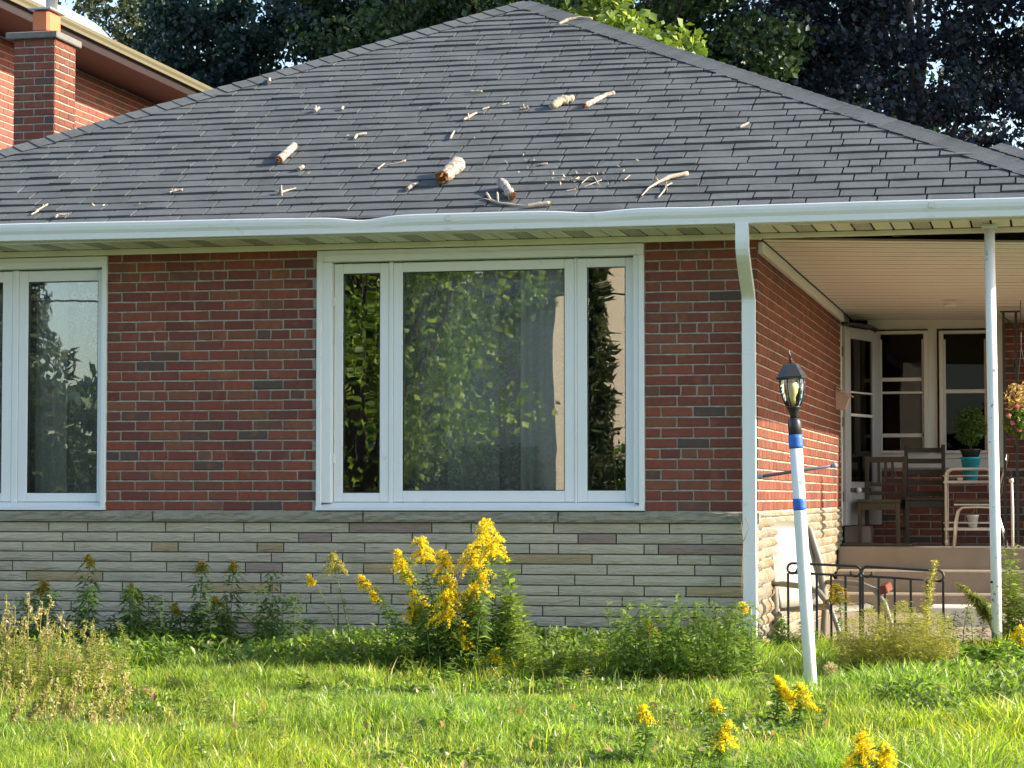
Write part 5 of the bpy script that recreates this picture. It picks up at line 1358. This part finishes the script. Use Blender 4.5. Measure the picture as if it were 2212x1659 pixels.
GC = [(0.15, 0.23, 0.032), (0.19, 0.27, 0.038), (0.225, 0.30, 0.05), (0.125, 0.205, 0.030), (0.29, 0.30, 0.09)]
hf = lambda x, y, rg: (np.where(y > -1.7, 0.11, 0.075) + 0.03*(x > 0.8))*(1.0+0.6*np.sin(x*1.9+1.3*np.sin(y*1.4))*np.sin(y*2.2+0.5))
grass('lawn_grass', 'unmown green lawn grass in front of the house', 400000, (-7.2, 3.2), (-6.4, -0.05), hf, 1, GC, 0.0048, lambda x, y, rg: infr(x, y, rg) & (rg.uniform(0, 1, len(x)) < 0.62+0.5*np.sin(x*2.9+np.sin(y*3.1))*np.cos(y*2.3-x*0.8)+0.25), 1.0)
grass('long_grass', 'taller seeding grass stalks standing in the lawn', 5000, (-7.2, 3.2), (-6.4, -0.2), lambda x, y, rg: np.full(len(x), 0.14), 2, [(0.20, 0.24, 0.05), (0.28, 0.26, 0.10), (0.14, 0.20, 0.03)], 0.004, infr, 0.5)
grass('dry_grass', 'straw coloured dead grass among the weeds', 16000, (-7.2, 3.2), (-6.4, -0.1), lambda x, y, rg: np.full(len(x), 0.09), 3, [(0.36, 0.29, 0.13), (0.42, 0.34, 0.17)], 0.004, lambda x, y, rg: infr(x, y, rg) & (np.sin(x*2.3+1)*np.cos(y*2.9) > 0.25), 0.9)

# broad leaved ground weeds, thickest along the wall and at the right
def ground_weeds(name, label, n, fn, size, cols, seed, ratio=0.5, up=0.6):
    rg = np.random.default_rng(seed); c_ = fn(rg, n)
    c_[:, 2] += np.where(c_[:, 1] < 0, GS*c_[:, 1], 0)
    V, F, T = leaf_cloud(len(c_), lambda r, m: c_, size, cols, seed+1, ratio, up, 0.12)
    return tag(link(name, pmesh(name, V, F, M['leaf'], T)), label, 'weeds', None, 'stuff')
WC = [(0.12, 0.19, 0.03), (0.15, 0.23, 0.04), (0.09, 0.15, 0.03), (0.20, 0.25, 0.06)]
def clumps(xr, yr, nc, rad, hmax, dens=None):
    def f(rg, n):
        cx = rg.uniform(*xr, nc); cy = rg.uniform(*yr, nc); hh = rg.uniform(0.4, 1, nc)*hmax; k = rg.integers(0, nc, n)
        r_ = rad*rg.uniform(0.6, 1.3, nc)[k]*rg.uniform(0, 1, n)**0.5; a_ = rg.uniform(0, 6.283, n)
        return np.stack([cx[k]+r_*np.cos(a_), cy[k]+r_*np.sin(a_), 0.015+hh[k]*rg.uniform(0, 1, n)*(1-0.6*(r_/(rad*1.3))**2)], 1)
    return f
ground_weeds('ground_weeds', 'low leafy weeds along the shaded foot of the stone wall', 30000, clumps((-6.5, 0.0), (-1.6, -0.12), 130, 0.20, 0.20), 0.055, WC, 21)
ground_weeds('ground_weeds', 'broad leaved weeds spreading over the right side of the lawn', 22000, clumps((1.0, 2.7), (-3.4, -0.5), 130, 0.17, 0.16), 0.05, WC, 22)
ground_weeds('ground_weeds', 'small clover and plantain leaves scattered in the lawn', 26000, clumps((-6.5, 1.8), (-6.2, -1.1), 230, 0.18, 0.055), 0.035, WC, 23, 0.7, 0.9)

# ------------------------------------------------------------------ goldenrod and other tall weeds
YEL = [(0.86, 0.64, 0.014), (0.90, 0.70, 0.025), (0.80, 0.55, 0.012), (0.92, 0.76, 0.07)]
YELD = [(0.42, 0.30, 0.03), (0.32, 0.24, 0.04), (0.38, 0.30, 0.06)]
LG = [(0.13, 0.20, 0.045), (0.165, 0.24, 0.06), (0.095, 0.16, 0.038)]
def weed(name, label, cat, base, tip, group=None, leaf=0.085, nl=46, head=0.0, cols=LG, fcols=YEL, seed=0, droop=0.75, lw=0.26, stem='stem', side=0, hdrop=1.0, lo=0.12, sr=0.0035, spread=0.0, lf=1.9):
    """upright stem with spiralling lance leaves and, where head > 0, an arching flower plume of that length"""
    rg = np.random.default_rng(seed+500); B0, T0 = Vector(base), Vector(tip)
    t = thing(name, label, cat, base, group)
    bow = Vector((rg.uniform(-0.03, 0.03), rg.uniform(-0.03, 0.03), 0)) 
    H = (T0-B0).length
    def sp(u): return B0.lerp(T0, u) + bow*math.sin(u*math.pi) + Vector(((T0.x-B0.x)*(u*u-u)*0.6, 0, 0))
    b = MB(); b.tube([sp(u) for u in np.linspace(0, 1, 7)], [sr, sr, sr*0.9, sr*0.8, sr*0.65, sr*0.5, sr*0.3], 5); b.obj('stem', M[stem], t)
    nl = int(nl*lf); leaf *= 1.12
    if nl:
        u = np.sort(rg.uniform(lo, 0.97, nl)); ang = np.arange(nl)*2.4 + rg.uniform(-0.4, 0.4, nl)
        c_ = np.array([tuple(sp(q)) for q in u]); L = leaf*(1.15-0.55*u)*rg.uniform(0.7, 1.2, nl)
        if spread:
            rs = spread*np.sin(np.pi*np.clip(u*0.85+0.12, 0, 1))*rg.uniform(0, 1, nl)**0.6; as_ = rg.uniform(0, 6.283, nl)
            c_ = c_ + np.stack([rs*np.cos(as_), rs*np.sin(as_), rs*0.4], 1); ang = rg.uniform(0, 6.283, nl)
        dr = np.stack([np.cos(ang), np.sin(ang), np.full(nl, 0.45)], 1); dr /= np.linalg.norm(dr, axis=1)[:, None]
        sd_ = np.stack([-np.sin(ang), np.cos(ang), rg.uniform(-0.5, 0.5, nl)], 1)
        W = (L*lw)[:, None]; Lc = L[:, None]; dn = np.array([0, 0, -1.0])*Lc*droop*rg.uniform(0.5, 1.2, nl)[:, None]
        m = c_+dr*Lc*0.45+dn*0.12; e = c_+dr*Lc*0.95+dn*0.75
        V = np.stack([c_, m+sd_*W*0.5, m-sd_*W*0.5, e], 1).reshape(-1, 3); i = np.arange(nl)*4
        F = np.stack([np.stack([i, i+1, i+2], 1), np.stack([i+1, i+3, i+2], 1)], 1).reshape(-1, 3)
        T = np.array(cols)[rg.integers(0, len(cols), nl)]*rg.uniform(0.75, 1.3, nl)[:, None]
        o = link('leaves', pmesh('leaves', V, F, M['leaf'], np.repeat(T, 4, 0)), t); o['kind'] = 'stuff'
    head *= 1.6
    if head > 0:
        nb_ = int(13+head*85); pts = []
        for j in range(nb_):
            q = j/nb_; p0 = sp(1.0-head*0.75*(1-q)/max(H, 0.05)) if H > head else sp(q)
            a_ = rg.uniform(0, 6.283) if not side else (0 if side > 0 else math.pi)+rg.normal()*0.7
            l_ = head*(0.62-0.42*q)*rg.uniform(0.7, 1.15)
            for k in np.linspace(0.1, 1, max(6, int(l_*190))):
                pts.append((p0.x+math.cos(a_)*l_*k, p0.y+math.sin(a_)*l_*k*0.8, p0.z+l_*(0.55*k-0.85*hdrop*k*k)))
        c_ = np.repeat(np.array(pts), 4, 0); c_ += rg.normal(size=c_.shape)*0.0055
        c_[:, 2] += 0.004
        V, F, T = leaf_cloud(len(c_), lambda r, n: c_, 0.0105, fcols, seed+9, 0.85, 0.5, 0.2)
        o = link('flower_head', pmesh('flower_head', V, F, M['petal'], T), t); o['kind'] = 'stuff'
    return t
def gpt(px, y):                          # a foot point on the ground below that direction
    p = at(px, 1400, y); return (p.x, y, gz(y)-0.01)
gg = 'goldenrods in the clump before the big window'
CL = [((1050, 1122), 1012, 0.15, 'tallest goldenrod of the clump below the big window, broad yellow plume'),
      ((1024, 1172), 1000, 0.14, 'goldenrod plume left below the tallest one of the clump'),
      ((1078, 1160), 1030, 0.10, 'goldenrod plume right below the tallest one of the clump'),
      ((906, 1162), 958, 0.12, 'goldenrod with pointed plume standing clear at upper left of the clump'),
      ((958, 1190), 972, 0.10, 'small goldenrod plume between the pointed plume and the tallest one'),
      ((862, 1190), 930, 0.09, 'goldenrod arching to the left with a hooked plume'),
      ((875, 1228), 925, 0.07, 'round topped small goldenrod under the hooked plume'),
      ((1042, 1232), 1015, 0.11, 'goldenrod plume in the middle right of the clump'),
      ((966, 1240), 975, 0.13, 'goldenrod plume in the very middle of the clump'),
      ((894, 1275), 935, 0.12, 'ragged goldenrod plume in the lower left of the clump'),
      ((960, 1283), 985, 0.13, 'broad goldenrod plume low in the clump centre'),
      ((1012, 1280), 1000, 0.10, 'goldenrod plume low at the right of the clump centre'),
      ((780, 1245), 900, 0.07, 'outlying goldenrod leaning far left of the clump'),
      ((806, 1278), 905, 0.05, 'little goldenrod sprig below the outlying left one'),
      ((888, 1308), 930, 0.09, 'half hidden goldenrod plume at the left foot of the clump'),
      ((996, 1352), 990, 0.10, 'low goldenrod plume at the foot of the clump'),
      ((1077, 1402), 1060, 0.07, 'goldenrod bending down at the lower right of the clump'),
      ((1044, 1374), 1035, 0.05, 'tiny goldenrod sprig between the two low plumes')]
for i, ((hx, hy), bx, hd, lab) in enumerate(CL):
    y = -1.52 + 0.16*math.sin(i*2.3) - (0.10 if hy > 1340 else 0)
    weed('goldenrod', lab, 'goldenrod', gpt(bx, y), tuple(at(hx, hy, y)), gg, 0.095, 52, hd*1.05, LG, YEL, i, side=-1 if i in (5, 12, 13) else 0)
weed('goldenrod', 'pale budding goldenrod with drooping plume left of the clump', 'goldenrod', gpt(770, -1.4), tuple(at(717, 1196, -1.4)), None, 0.05, 40, 0.10, LG, [(0.5, 0.42, 0.10), (0.42, 0.38, 0.10)], 40)
weed('goldenrod', 'tiny yellow sprig farthest left of the clump', 'goldenrod', gpt(750, -1.4), tuple(at(668, 1244, -1.4)), None, 0.04, 26, 0.05, LG, YEL, 41, side=-1)
weed('tall_weed', 'tall unflowered stem with long light leaves right of the goldenrod clump', 'weed', gpt(1105, -1.5), tuple(at(1084, 1192, -1.5)), None, 0.13, 90, 0, [(0.13, 0.18, 0.045), (0.16, 0.21, 0.06)], YEL, 42, 0.25)
for i in range(9):
    y = -1.5+0.12*math.sin(i); px = 915+i*24
    weed('tall_weed', 'leafy unflowered stem inside the goldenrod clump', 'weed', gpt(px, y), tuple(at(px+8*math.sin(i*3), 1290+18*math.cos(i*2.1), y)), 'unflowered stems inside the goldenrod clump', 0.10, 70, 0, LG, YEL, 60+i)
# shaded goldenrods standing at the wall on the left
SH = [((95, 1255), 0.07, 'faded goldenrod against the stone wall, far left'), ((190, 1200), 0.05, 'tall shaded goldenrod against the wall, second from left'), ((285, 1262), 0.06, 'narrow shaded goldenrod with two small yellow tufts'),
      ((300, 1278), 0.05, 'short yellow tuft beside the narrow shaded goldenrod'), ((375, 1305), 0.05, 'low shaded goldenrod left of the tall dark pair'), ((436, 1215), 0.05, 'left one of the tall dark pair of goldenrods at the wall'),
      ((505, 1215), 0.05, 'right one of the tall dark pair of goldenrods at the wall'), ((592, 1225), 0.0, 'dark budless weed spike at the wall under the left brickwork'), ((462, 1290), 0.05, 'small yellow tipped weed in front of the tall dark pair')]
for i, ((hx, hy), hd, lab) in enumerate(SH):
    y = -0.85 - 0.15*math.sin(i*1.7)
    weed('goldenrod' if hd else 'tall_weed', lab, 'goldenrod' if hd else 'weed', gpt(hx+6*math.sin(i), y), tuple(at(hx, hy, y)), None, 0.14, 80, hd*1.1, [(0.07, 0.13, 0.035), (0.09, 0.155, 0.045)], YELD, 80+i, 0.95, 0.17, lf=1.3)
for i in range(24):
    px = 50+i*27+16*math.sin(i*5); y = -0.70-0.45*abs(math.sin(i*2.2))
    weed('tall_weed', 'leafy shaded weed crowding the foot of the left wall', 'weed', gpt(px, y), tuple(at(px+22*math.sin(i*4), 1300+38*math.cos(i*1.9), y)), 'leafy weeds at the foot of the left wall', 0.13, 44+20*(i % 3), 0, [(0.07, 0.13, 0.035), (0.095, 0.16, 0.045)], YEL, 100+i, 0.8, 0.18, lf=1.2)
# thicket below the downspout
for i in range(26):
    px = 1330+i*11.6+6*math.sin(i*3.3); y = -1.15-0.7*abs(math.sin(i*1.3)); top = 1338-38*math.sin((px-1300)/340*math.pi)**2 + 22*math.sin(i*2.7) - (20 if i > 20 else 0)
    weed('tall_weed', 'leafy stem in the green thicket left of the downspout', 'weed', gpt(px, y), tuple(at(px+14*math.sin(i*1.9), top, y)), 'leafy stems in the thicket left of the downspout', 0.11, 60, 0, LG if i % 3 else [(0.16, 0.22, 0.055), (0.13, 0.19, 0.045)], YEL, 120+i, 0.8, 0.2, lf=1.4)
weed('tall_weed', 'slender pale stem standing alone before the stone wall, left of thicket', 'weed', gpt(1322, -0.75), tuple(at(1310, 1292, -0.75)), None, 0.085, 26, 0, [(0.15, 0.20, 0.06), (0.12, 0.17, 0.05)], YEL, 160, 0.3)
weed('tall_weed', 'second slender pale stem before the stone wall, next to the thicket', 'weed', gpt(1365, -0.75), tuple(at(1359, 1298, -0.75)), None, 0.085, 26, 0, [(0.15, 0.20, 0.06), (0.12, 0.17, 0.05)], YEL, 161, 0.3)
for i, (hx, hy, hd, lab) in enumerate(((1402, 1338, 0.08, 'brown yellow goldenrod head at the left end of the thicket'), (1548, 1352, 0.07, 'brown yellow goldenrod head in the middle of the thicket'), (1582, 1372, 0.06, 'small yellow head at right end of the thicket'), (1604, 1303, 0.05, 'bright little goldenrod head beside the downspout foot'), (1262, 1424, 0.05, 'tiny brown yellow head in the grass left of the thicket'))):
    y = -1.3; weed('goldenrod', lab, 'goldenrod', gpt(hx+6, y), tuple(at(hx, hy, y)), None, 0.08, 40, hd, LG, YELD if i != 3 else YEL, 170+i)
# goldenrods in the lawn, front right
for i, (hx, hy, y, hd, lab) in enumerate(((1672, 1462, -3.6, 0.085, 'goldenrod spray left of the lamp post foot'), (1725, 1478, -3.6, 0.085, 'goldenrod spike right at the lamp post foot'), (1576, 1562, -5.5, 0.07, 'round goldenrod head in the lawn left of the lamp post'), (1390, 1526, -4.9, 0.05, 'small goldenrod head alone in mid lawn'),
                                          (1862, 1582, -6.1, 0.10, 'large orange goldenrod spray at the bottom right of the lawn'), (1908, 1606, -6.2, 0.08, 'trailing goldenrod right of the large orange spray'), (1545, 1514, -4.7, 0.04, 'tiny yellow sprig in the lawn between two goldenrods'))):
    weed('goldenrod', lab, 'goldenrod', gpt(hx-8, y), tuple(at(hx, hy, y)), 'goldenrods in the lawn', 0.07, 60, hd*1.1, LG, YEL, 190+i, side=1 if i in (0, 5) else 0)
# feathery pale weed mass before the railing
FE = [(0.28, 0.26, 0.08), (0.36, 0.32, 0.12), (0.21, 0.23, 0.065)]
for i in range(36):
    px = 1826+i*6.5+5*math.sin(i*4); y = -1.0-0.6*abs(math.sin(i*1.7)); top = 1368-36*math.sin((px-1815)/250*math.pi)+38*math.sin(i*2.9)
    weed('feathery_weed', 'feathery straw green weed massed in front of the iron railing', 'weed', gpt(px, y), tuple(at(px+12*math.sin(i*2.3), top, y)), 'feathery weeds before the railing', 0.040, 260, 0, FE, YEL, 220+i, 0.2, 0.2, stem='drystem', lo=0.05, spread=0.085, sr=0.0018)
weed('feathery_weed', 'tall feathery weed plume rising in front of the right railing end', 'weed', gpt(1985, -0.5), tuple(at(2022, 1205, -0.5)), None, 0.05, 420, 0, [(0.36, 0.33, 0.11), (0.28, 0.28, 0.08), (0.42, 0.37, 0.14)], YEL, 250, 0.3, 0.2, lo=0.1, spread=0.03)
weed('feathery_weed', 'shorter feathery plume left of the tall one at the railing', 'weed', gpt(1905, -0.6), tuple(at(1915, 1290, -0.6)), None, 0.045, 240, 0, FE, YEL, 251, 0.3, 0.18, lo=0.1)
weed('goldenrod', 'dull yellow goldenrod drooping inside the railing bars', 'goldenrod', gpt(1815, 0.05), tuple(at(1805, 1262, 0.05)), None, 0.07, 50, 0.10, LG, YELD, 252)
for i in range(7):
    px = 1725+i*16; y = -0.35-0.2*abs(math.sin(i))
    weed('tall_weed', 'leafy weed between the downspout and the railing', 'weed', gpt(px-60, y), tuple(at(px-62+8*math.sin(i*2), 1345+20*math.cos(i*2), y)), 'weeds between downspout and railing', 0.08, 60, 0, LG, YEL, 260+i)
# weeds round the white post and the right edge
for i in range(9):
    px = 2168+i*8; y = -0.35-0.3*abs(math.sin(i*1.3)); top = 1170+i*16+30*math.sin(i*2.2)
    weed('tall_weed', 'tall green weed at the right edge behind the white post', 'weed', gpt(px, y+0.6), tuple(at(px+10*math.sin(i), top, y+0.6)), 'tall weeds right of the white post', 0.10, 60, 0, [(0.14, 0.19, 0.04), (0.10, 0.15, 0.03), (0.20, 0.21, 0.06)], YEL, 270+i, 0.5)
weed('goldenrod', 'bright goldenrod head cut by the right picture edge', 'goldenrod', gpt(2205, -0.9), tuple(at(2204, 1352, -0.9)), None, 0.08, 60, 0.10, LG, YEL, 285)
for i in range(6):
    p0 = at(2125-i*14, 1280+12*math.sin(i), 0.4); p1 = at(2045-i*3, 1262+i*9, 0.35)
    weed('arching_weed', 'arching narrow leaved weed reaching left from the white post', 'weed', tuple(at(2150, 1390, 0.45)), tuple(at(2055+i*14, 1252+i*8, 0.35)), 'arching weeds at the white post', 0.075, 46, 0, [(0.20, 0.21, 0.05), (0.14, 0.17, 0.04)], YEL, 290+i, 0.9, lo=0.45)
for i in range(12):
    px = 2000+i*18; y = -1.0-0.35*abs(math.sin(i*1.9))
    weed('leafy_weed', 'broad leaved bright weed clump at the foot of the white post', 'weed', gpt(px, y), tuple(at(px+9*math.sin(i*3), 1400+20*math.sin(i*1.2), y)), 'leafy weeds at the white post', 0.09, 46, 0, [(0.09, 0.17, 0.025), (0.12, 0.20, 0.03)], YEL, 310+i, 0.5, 0.42)
# dry branching chicory at the left edge
def dry_weed(label, base, top, seed, group):
    rq = random.Random(seed); t = thing('dry_weed', label, 'weed', base, group); B0, T0 = Vector(base), Vector(top); b = MB(); c_ = MB(); buds = []
    main = [B0.lerp(T0, u) + Vector((rq.uniform(-.012, .012), rq.uniform(-.012, .012), 0))*(u > 0) for u in (0, .25, .5, .75, 1)]
    b.tube(main, [0.0035, 0.003, 0.0026, 0.002, 0.0014], 5); H = (T0-B0).length
    for j in range(9):
        u = 0.25+0.7*j/9; p = B0.lerp(T0, u); a_ = rq.uniform(0, 6.28); l_ = H*0.32*(1.1-u)*rq.uniform(0.7, 1.3)
        e = p+Vector((math.cos(a_)*l_*0.6, math.sin(a_)*l_*0.6, l_*0.85)); b.tube([p, p.lerp(e, 0.5)+Vector((0, 0, -0.01)), e], [0.002, 0.0016, 0.001], 4)
        for k in range(3): buds.append(tuple(p.lerp(e, 0.4+0.3*k)))
    buds.append(tuple(T0)); b.obj('stem', M['drystem'], t)
    cc_ = np.repeat(np.array(buds), 5, 0); rg = np.random.default_rng(seed); cc_ += rg.normal(size=cc_.shape)*0.006
    V, F, T = leaf_cloud(len(cc_), lambda r, n: cc_, 0.024, [(0.46, 0.38, 0.16), (0.36, 0.36, 0.10), (0.50, 0.40, 0.26), (0.25, 0.30, 0.07)], seed, 0.5, 0.2)
    link('buds', pmesh('buds', V, F, M['petal'], T), t)['kind'] = 'stuff'
DW_ = [(12, 1290), (30, 1310), (62, 1283), (88, 1300), (108, 1288), (135, 1322), (50, 1335), (150, 1345), (185, 1342), (203, 1340), (222, 1362), (20, 1360), (100, 1360)]
for i, (hx, hy) in enumerate(DW_):
    y = -2.1-0.4*abs(math.sin(i*1.4)); dry_weed('dry branching straw coloured weed at the lower left edge', gpt(hx-10+8*math.sin(i), y), tuple(at(hx, hy, y)), 400+i, 'dry weeds at the left edge')
for i in range(18):
    hx = 8+i*15; y = -3.2-1.2*abs(math.sin(i*2)); dry_weed('low dry weed in the bottom left grass', gpt(hx, y), tuple(at(hx+10, 1440+40*math.sin(i*1.7)+(-3.2-y)*45, y)), 430+i, 'low dry weeds at bottom left')
# fluffy seed heads
for i, (hx, hy, y, lab) in enumerate(((100, 1372, -2.0, 'leftmost fluffy tan seed head among the dry weeds'), (165, 1428, -2.2, 'large fluffy tan seed head right of the dry weeds'), (235, 1440, -2.2, 'small fluffy seed head right of the large one'), (545, 1447, -1.9, 'fluffy tan seed head below the left brickwork in the lawn'), (1795, 1445, -2.0, 'fluffy pink tan seed head right of the lamp post'), (2055, 1402, -1.4, 'pale fluffy seed head between feathery weeds and white post'))):
    t = thing('seed_head', lab, 'seed head', gpt(hx, y), 'fluffy seed heads'); p = at(hx, hy, y)
    b = MB(); b.tube([gpt(hx, y), tuple(p)], 0.0025, 5); b.obj('stem', M['drystem'], t)
    V, F, T = leaf_cloud(170, blob(tuple(p), (0.045, 0.04, 0.038)), 0.026, [(0.55, 0.43, 0.30), (0.48, 0.36, 0.26), (0.6, 0.5, 0.38)], 450+i, 0.3)
    link('fluff', pmesh('fluff', V, F, M['petal'], T), t)['kind'] = 'stuff'
# vine on the downspout
b = MB(); b.tube([at(1600, 1290, -0.16), at(1603, 1230, -0.15), at(1606, 1170, -0.14), at(1601, 1130, -0.13), at(1597, 1108, -0.10)], [0.003, 0.003, 0.0025, 0.002, 0.0015], 5)
b.tube([at(1606, 1170, -0.14), at(1618, 1140, -0.15), at(1610, 1118, -0.15)], 0.0018, 5)
tag(b.obj('dry_vine', M['drystem']), 'thin dry vine climbing beside the downspout', 'vine')

# leafy weeds between the clump and the wall foot, catching the light
for i in range(22):
    px = 640+i*32+12*math.sin(i*3.7); y = -1.35-0.45*abs(math.sin(i*2.1))
    if 900 < px < 1060: continue
    weed('tall_weed', 'low light green weed along the lawn edge below the picture window', 'weed', gpt(px, y), tuple(at(px+16*math.sin(i*2.3), 1378+24*math.cos(i*1.7), y)), 'light green weeds along the lawn edge', 0.085, 40, 0, [(0.16, 0.22, 0.05), (0.12, 0.18, 0.035), (0.22, 0.24, 0.07)], YEL, 500+i, 0.6)
for i in range(30):
    px = 8+i*8.5+8*math.sin(i*2.9); y = -2.0-0.9*abs(math.sin(i*1.3))
    weed('tall_weed', 'yellow green wiry weed among the dry weeds at left edge', 'weed', gpt(px, y), tuple(at(px+9*math.sin(i*2.3), 1372+34*math.sin(i*1.9)+ (y+2)*-25, y)), 'wiry weeds at the left edge', 0.05, 60, 0, [(0.26, 0.27, 0.06), (0.20, 0.25, 0.05), (0.34, 0.30, 0.10)], YEL, 540+i, 0.4)
rg = np.random.default_rng(77); n_ = 420; fx = rg.uniform(-6.5, 2.6, n_); fy = rg.uniform(-6.3, -0.9, n_)
fc = np.stack([fx, fy, GS*fy+0.045+rg.uniform(0, 0.03, n_)], 1)
V, F, T = leaf_cloud(n_, lambda r, m: fc, 0.05, [(0.40, 0.26, 0.12), (0.50, 0.38, 0.20), (0.34, 0.20, 0.12), (0.55, 0.48, 0.30)], 78, 0.6, 0.5)
tag(link('fallen_leaves', pmesh('fallen_leaves', V, F, M['petal'], T)), 'small tan fallen leaves scattered over the lawn', 'leaves', None, 'stuff')

rq = random.Random(91)
for i in range(46):
    px = rq.uniform(240, 2190); y = rq.uniform(-5.6, -1.9); p0 = gpt(px, y); h_ = rq.uniform(0.08, 0.2)
    weed('lawn_weed', 'small leafy weed standing up out of the lawn grass', 'weed', p0, (p0[0]+rq.uniform(-0.05, 0.05), p0[1]+rq.uniform(-0.04, 0.04), p0[2]+h_), 'small weeds in the lawn', 0.07, 22, 0, rq.choice(([(0.15, 0.22, 0.045), (0.12, 0.18, 0.035)], [(0.22, 0.25, 0.07), (0.28, 0.26, 0.10)], [(0.10, 0.17, 0.03), (0.13, 0.20, 0.04)])), YEL, 600+i, 0.5, 0.3)
for i in range(10):
    px = 1945+i*20; y = 0.15-0.5*abs(math.sin(i*1.7))
    weed('tall_weed', 'loose leafy weed between the railing end and the white post', 'weed', gpt(px, y), tuple(at(px+14*math.sin(i*2.1), 1318+26*math.cos(i*1.3), y)), 'loose weeds between railing and post', 0.075, 40, 0, [(0.17, 0.21, 0.05), (0.22, 0.23, 0.07), (0.12, 0.17, 0.04)], YEL, 700+i, 0.7, 0.2)

for i in range(6):
    px = 1066+i*13; y = -1.45-0.1*math.sin(i*2)
    weed('tall_weed', 'light green leafy stem on the right side of the goldenrod clump', 'weed', gpt(px+8, y), tuple(at(px+10*math.sin(i*2.2), 1225+i*22+10*math.cos(i), y)), 'light stems right of the goldenrod clump', 0.11, 46, 0, [(0.17, 0.23, 0.06), (0.21, 0.26, 0.08)], YEL, 740+i, 0.4, 0.2)
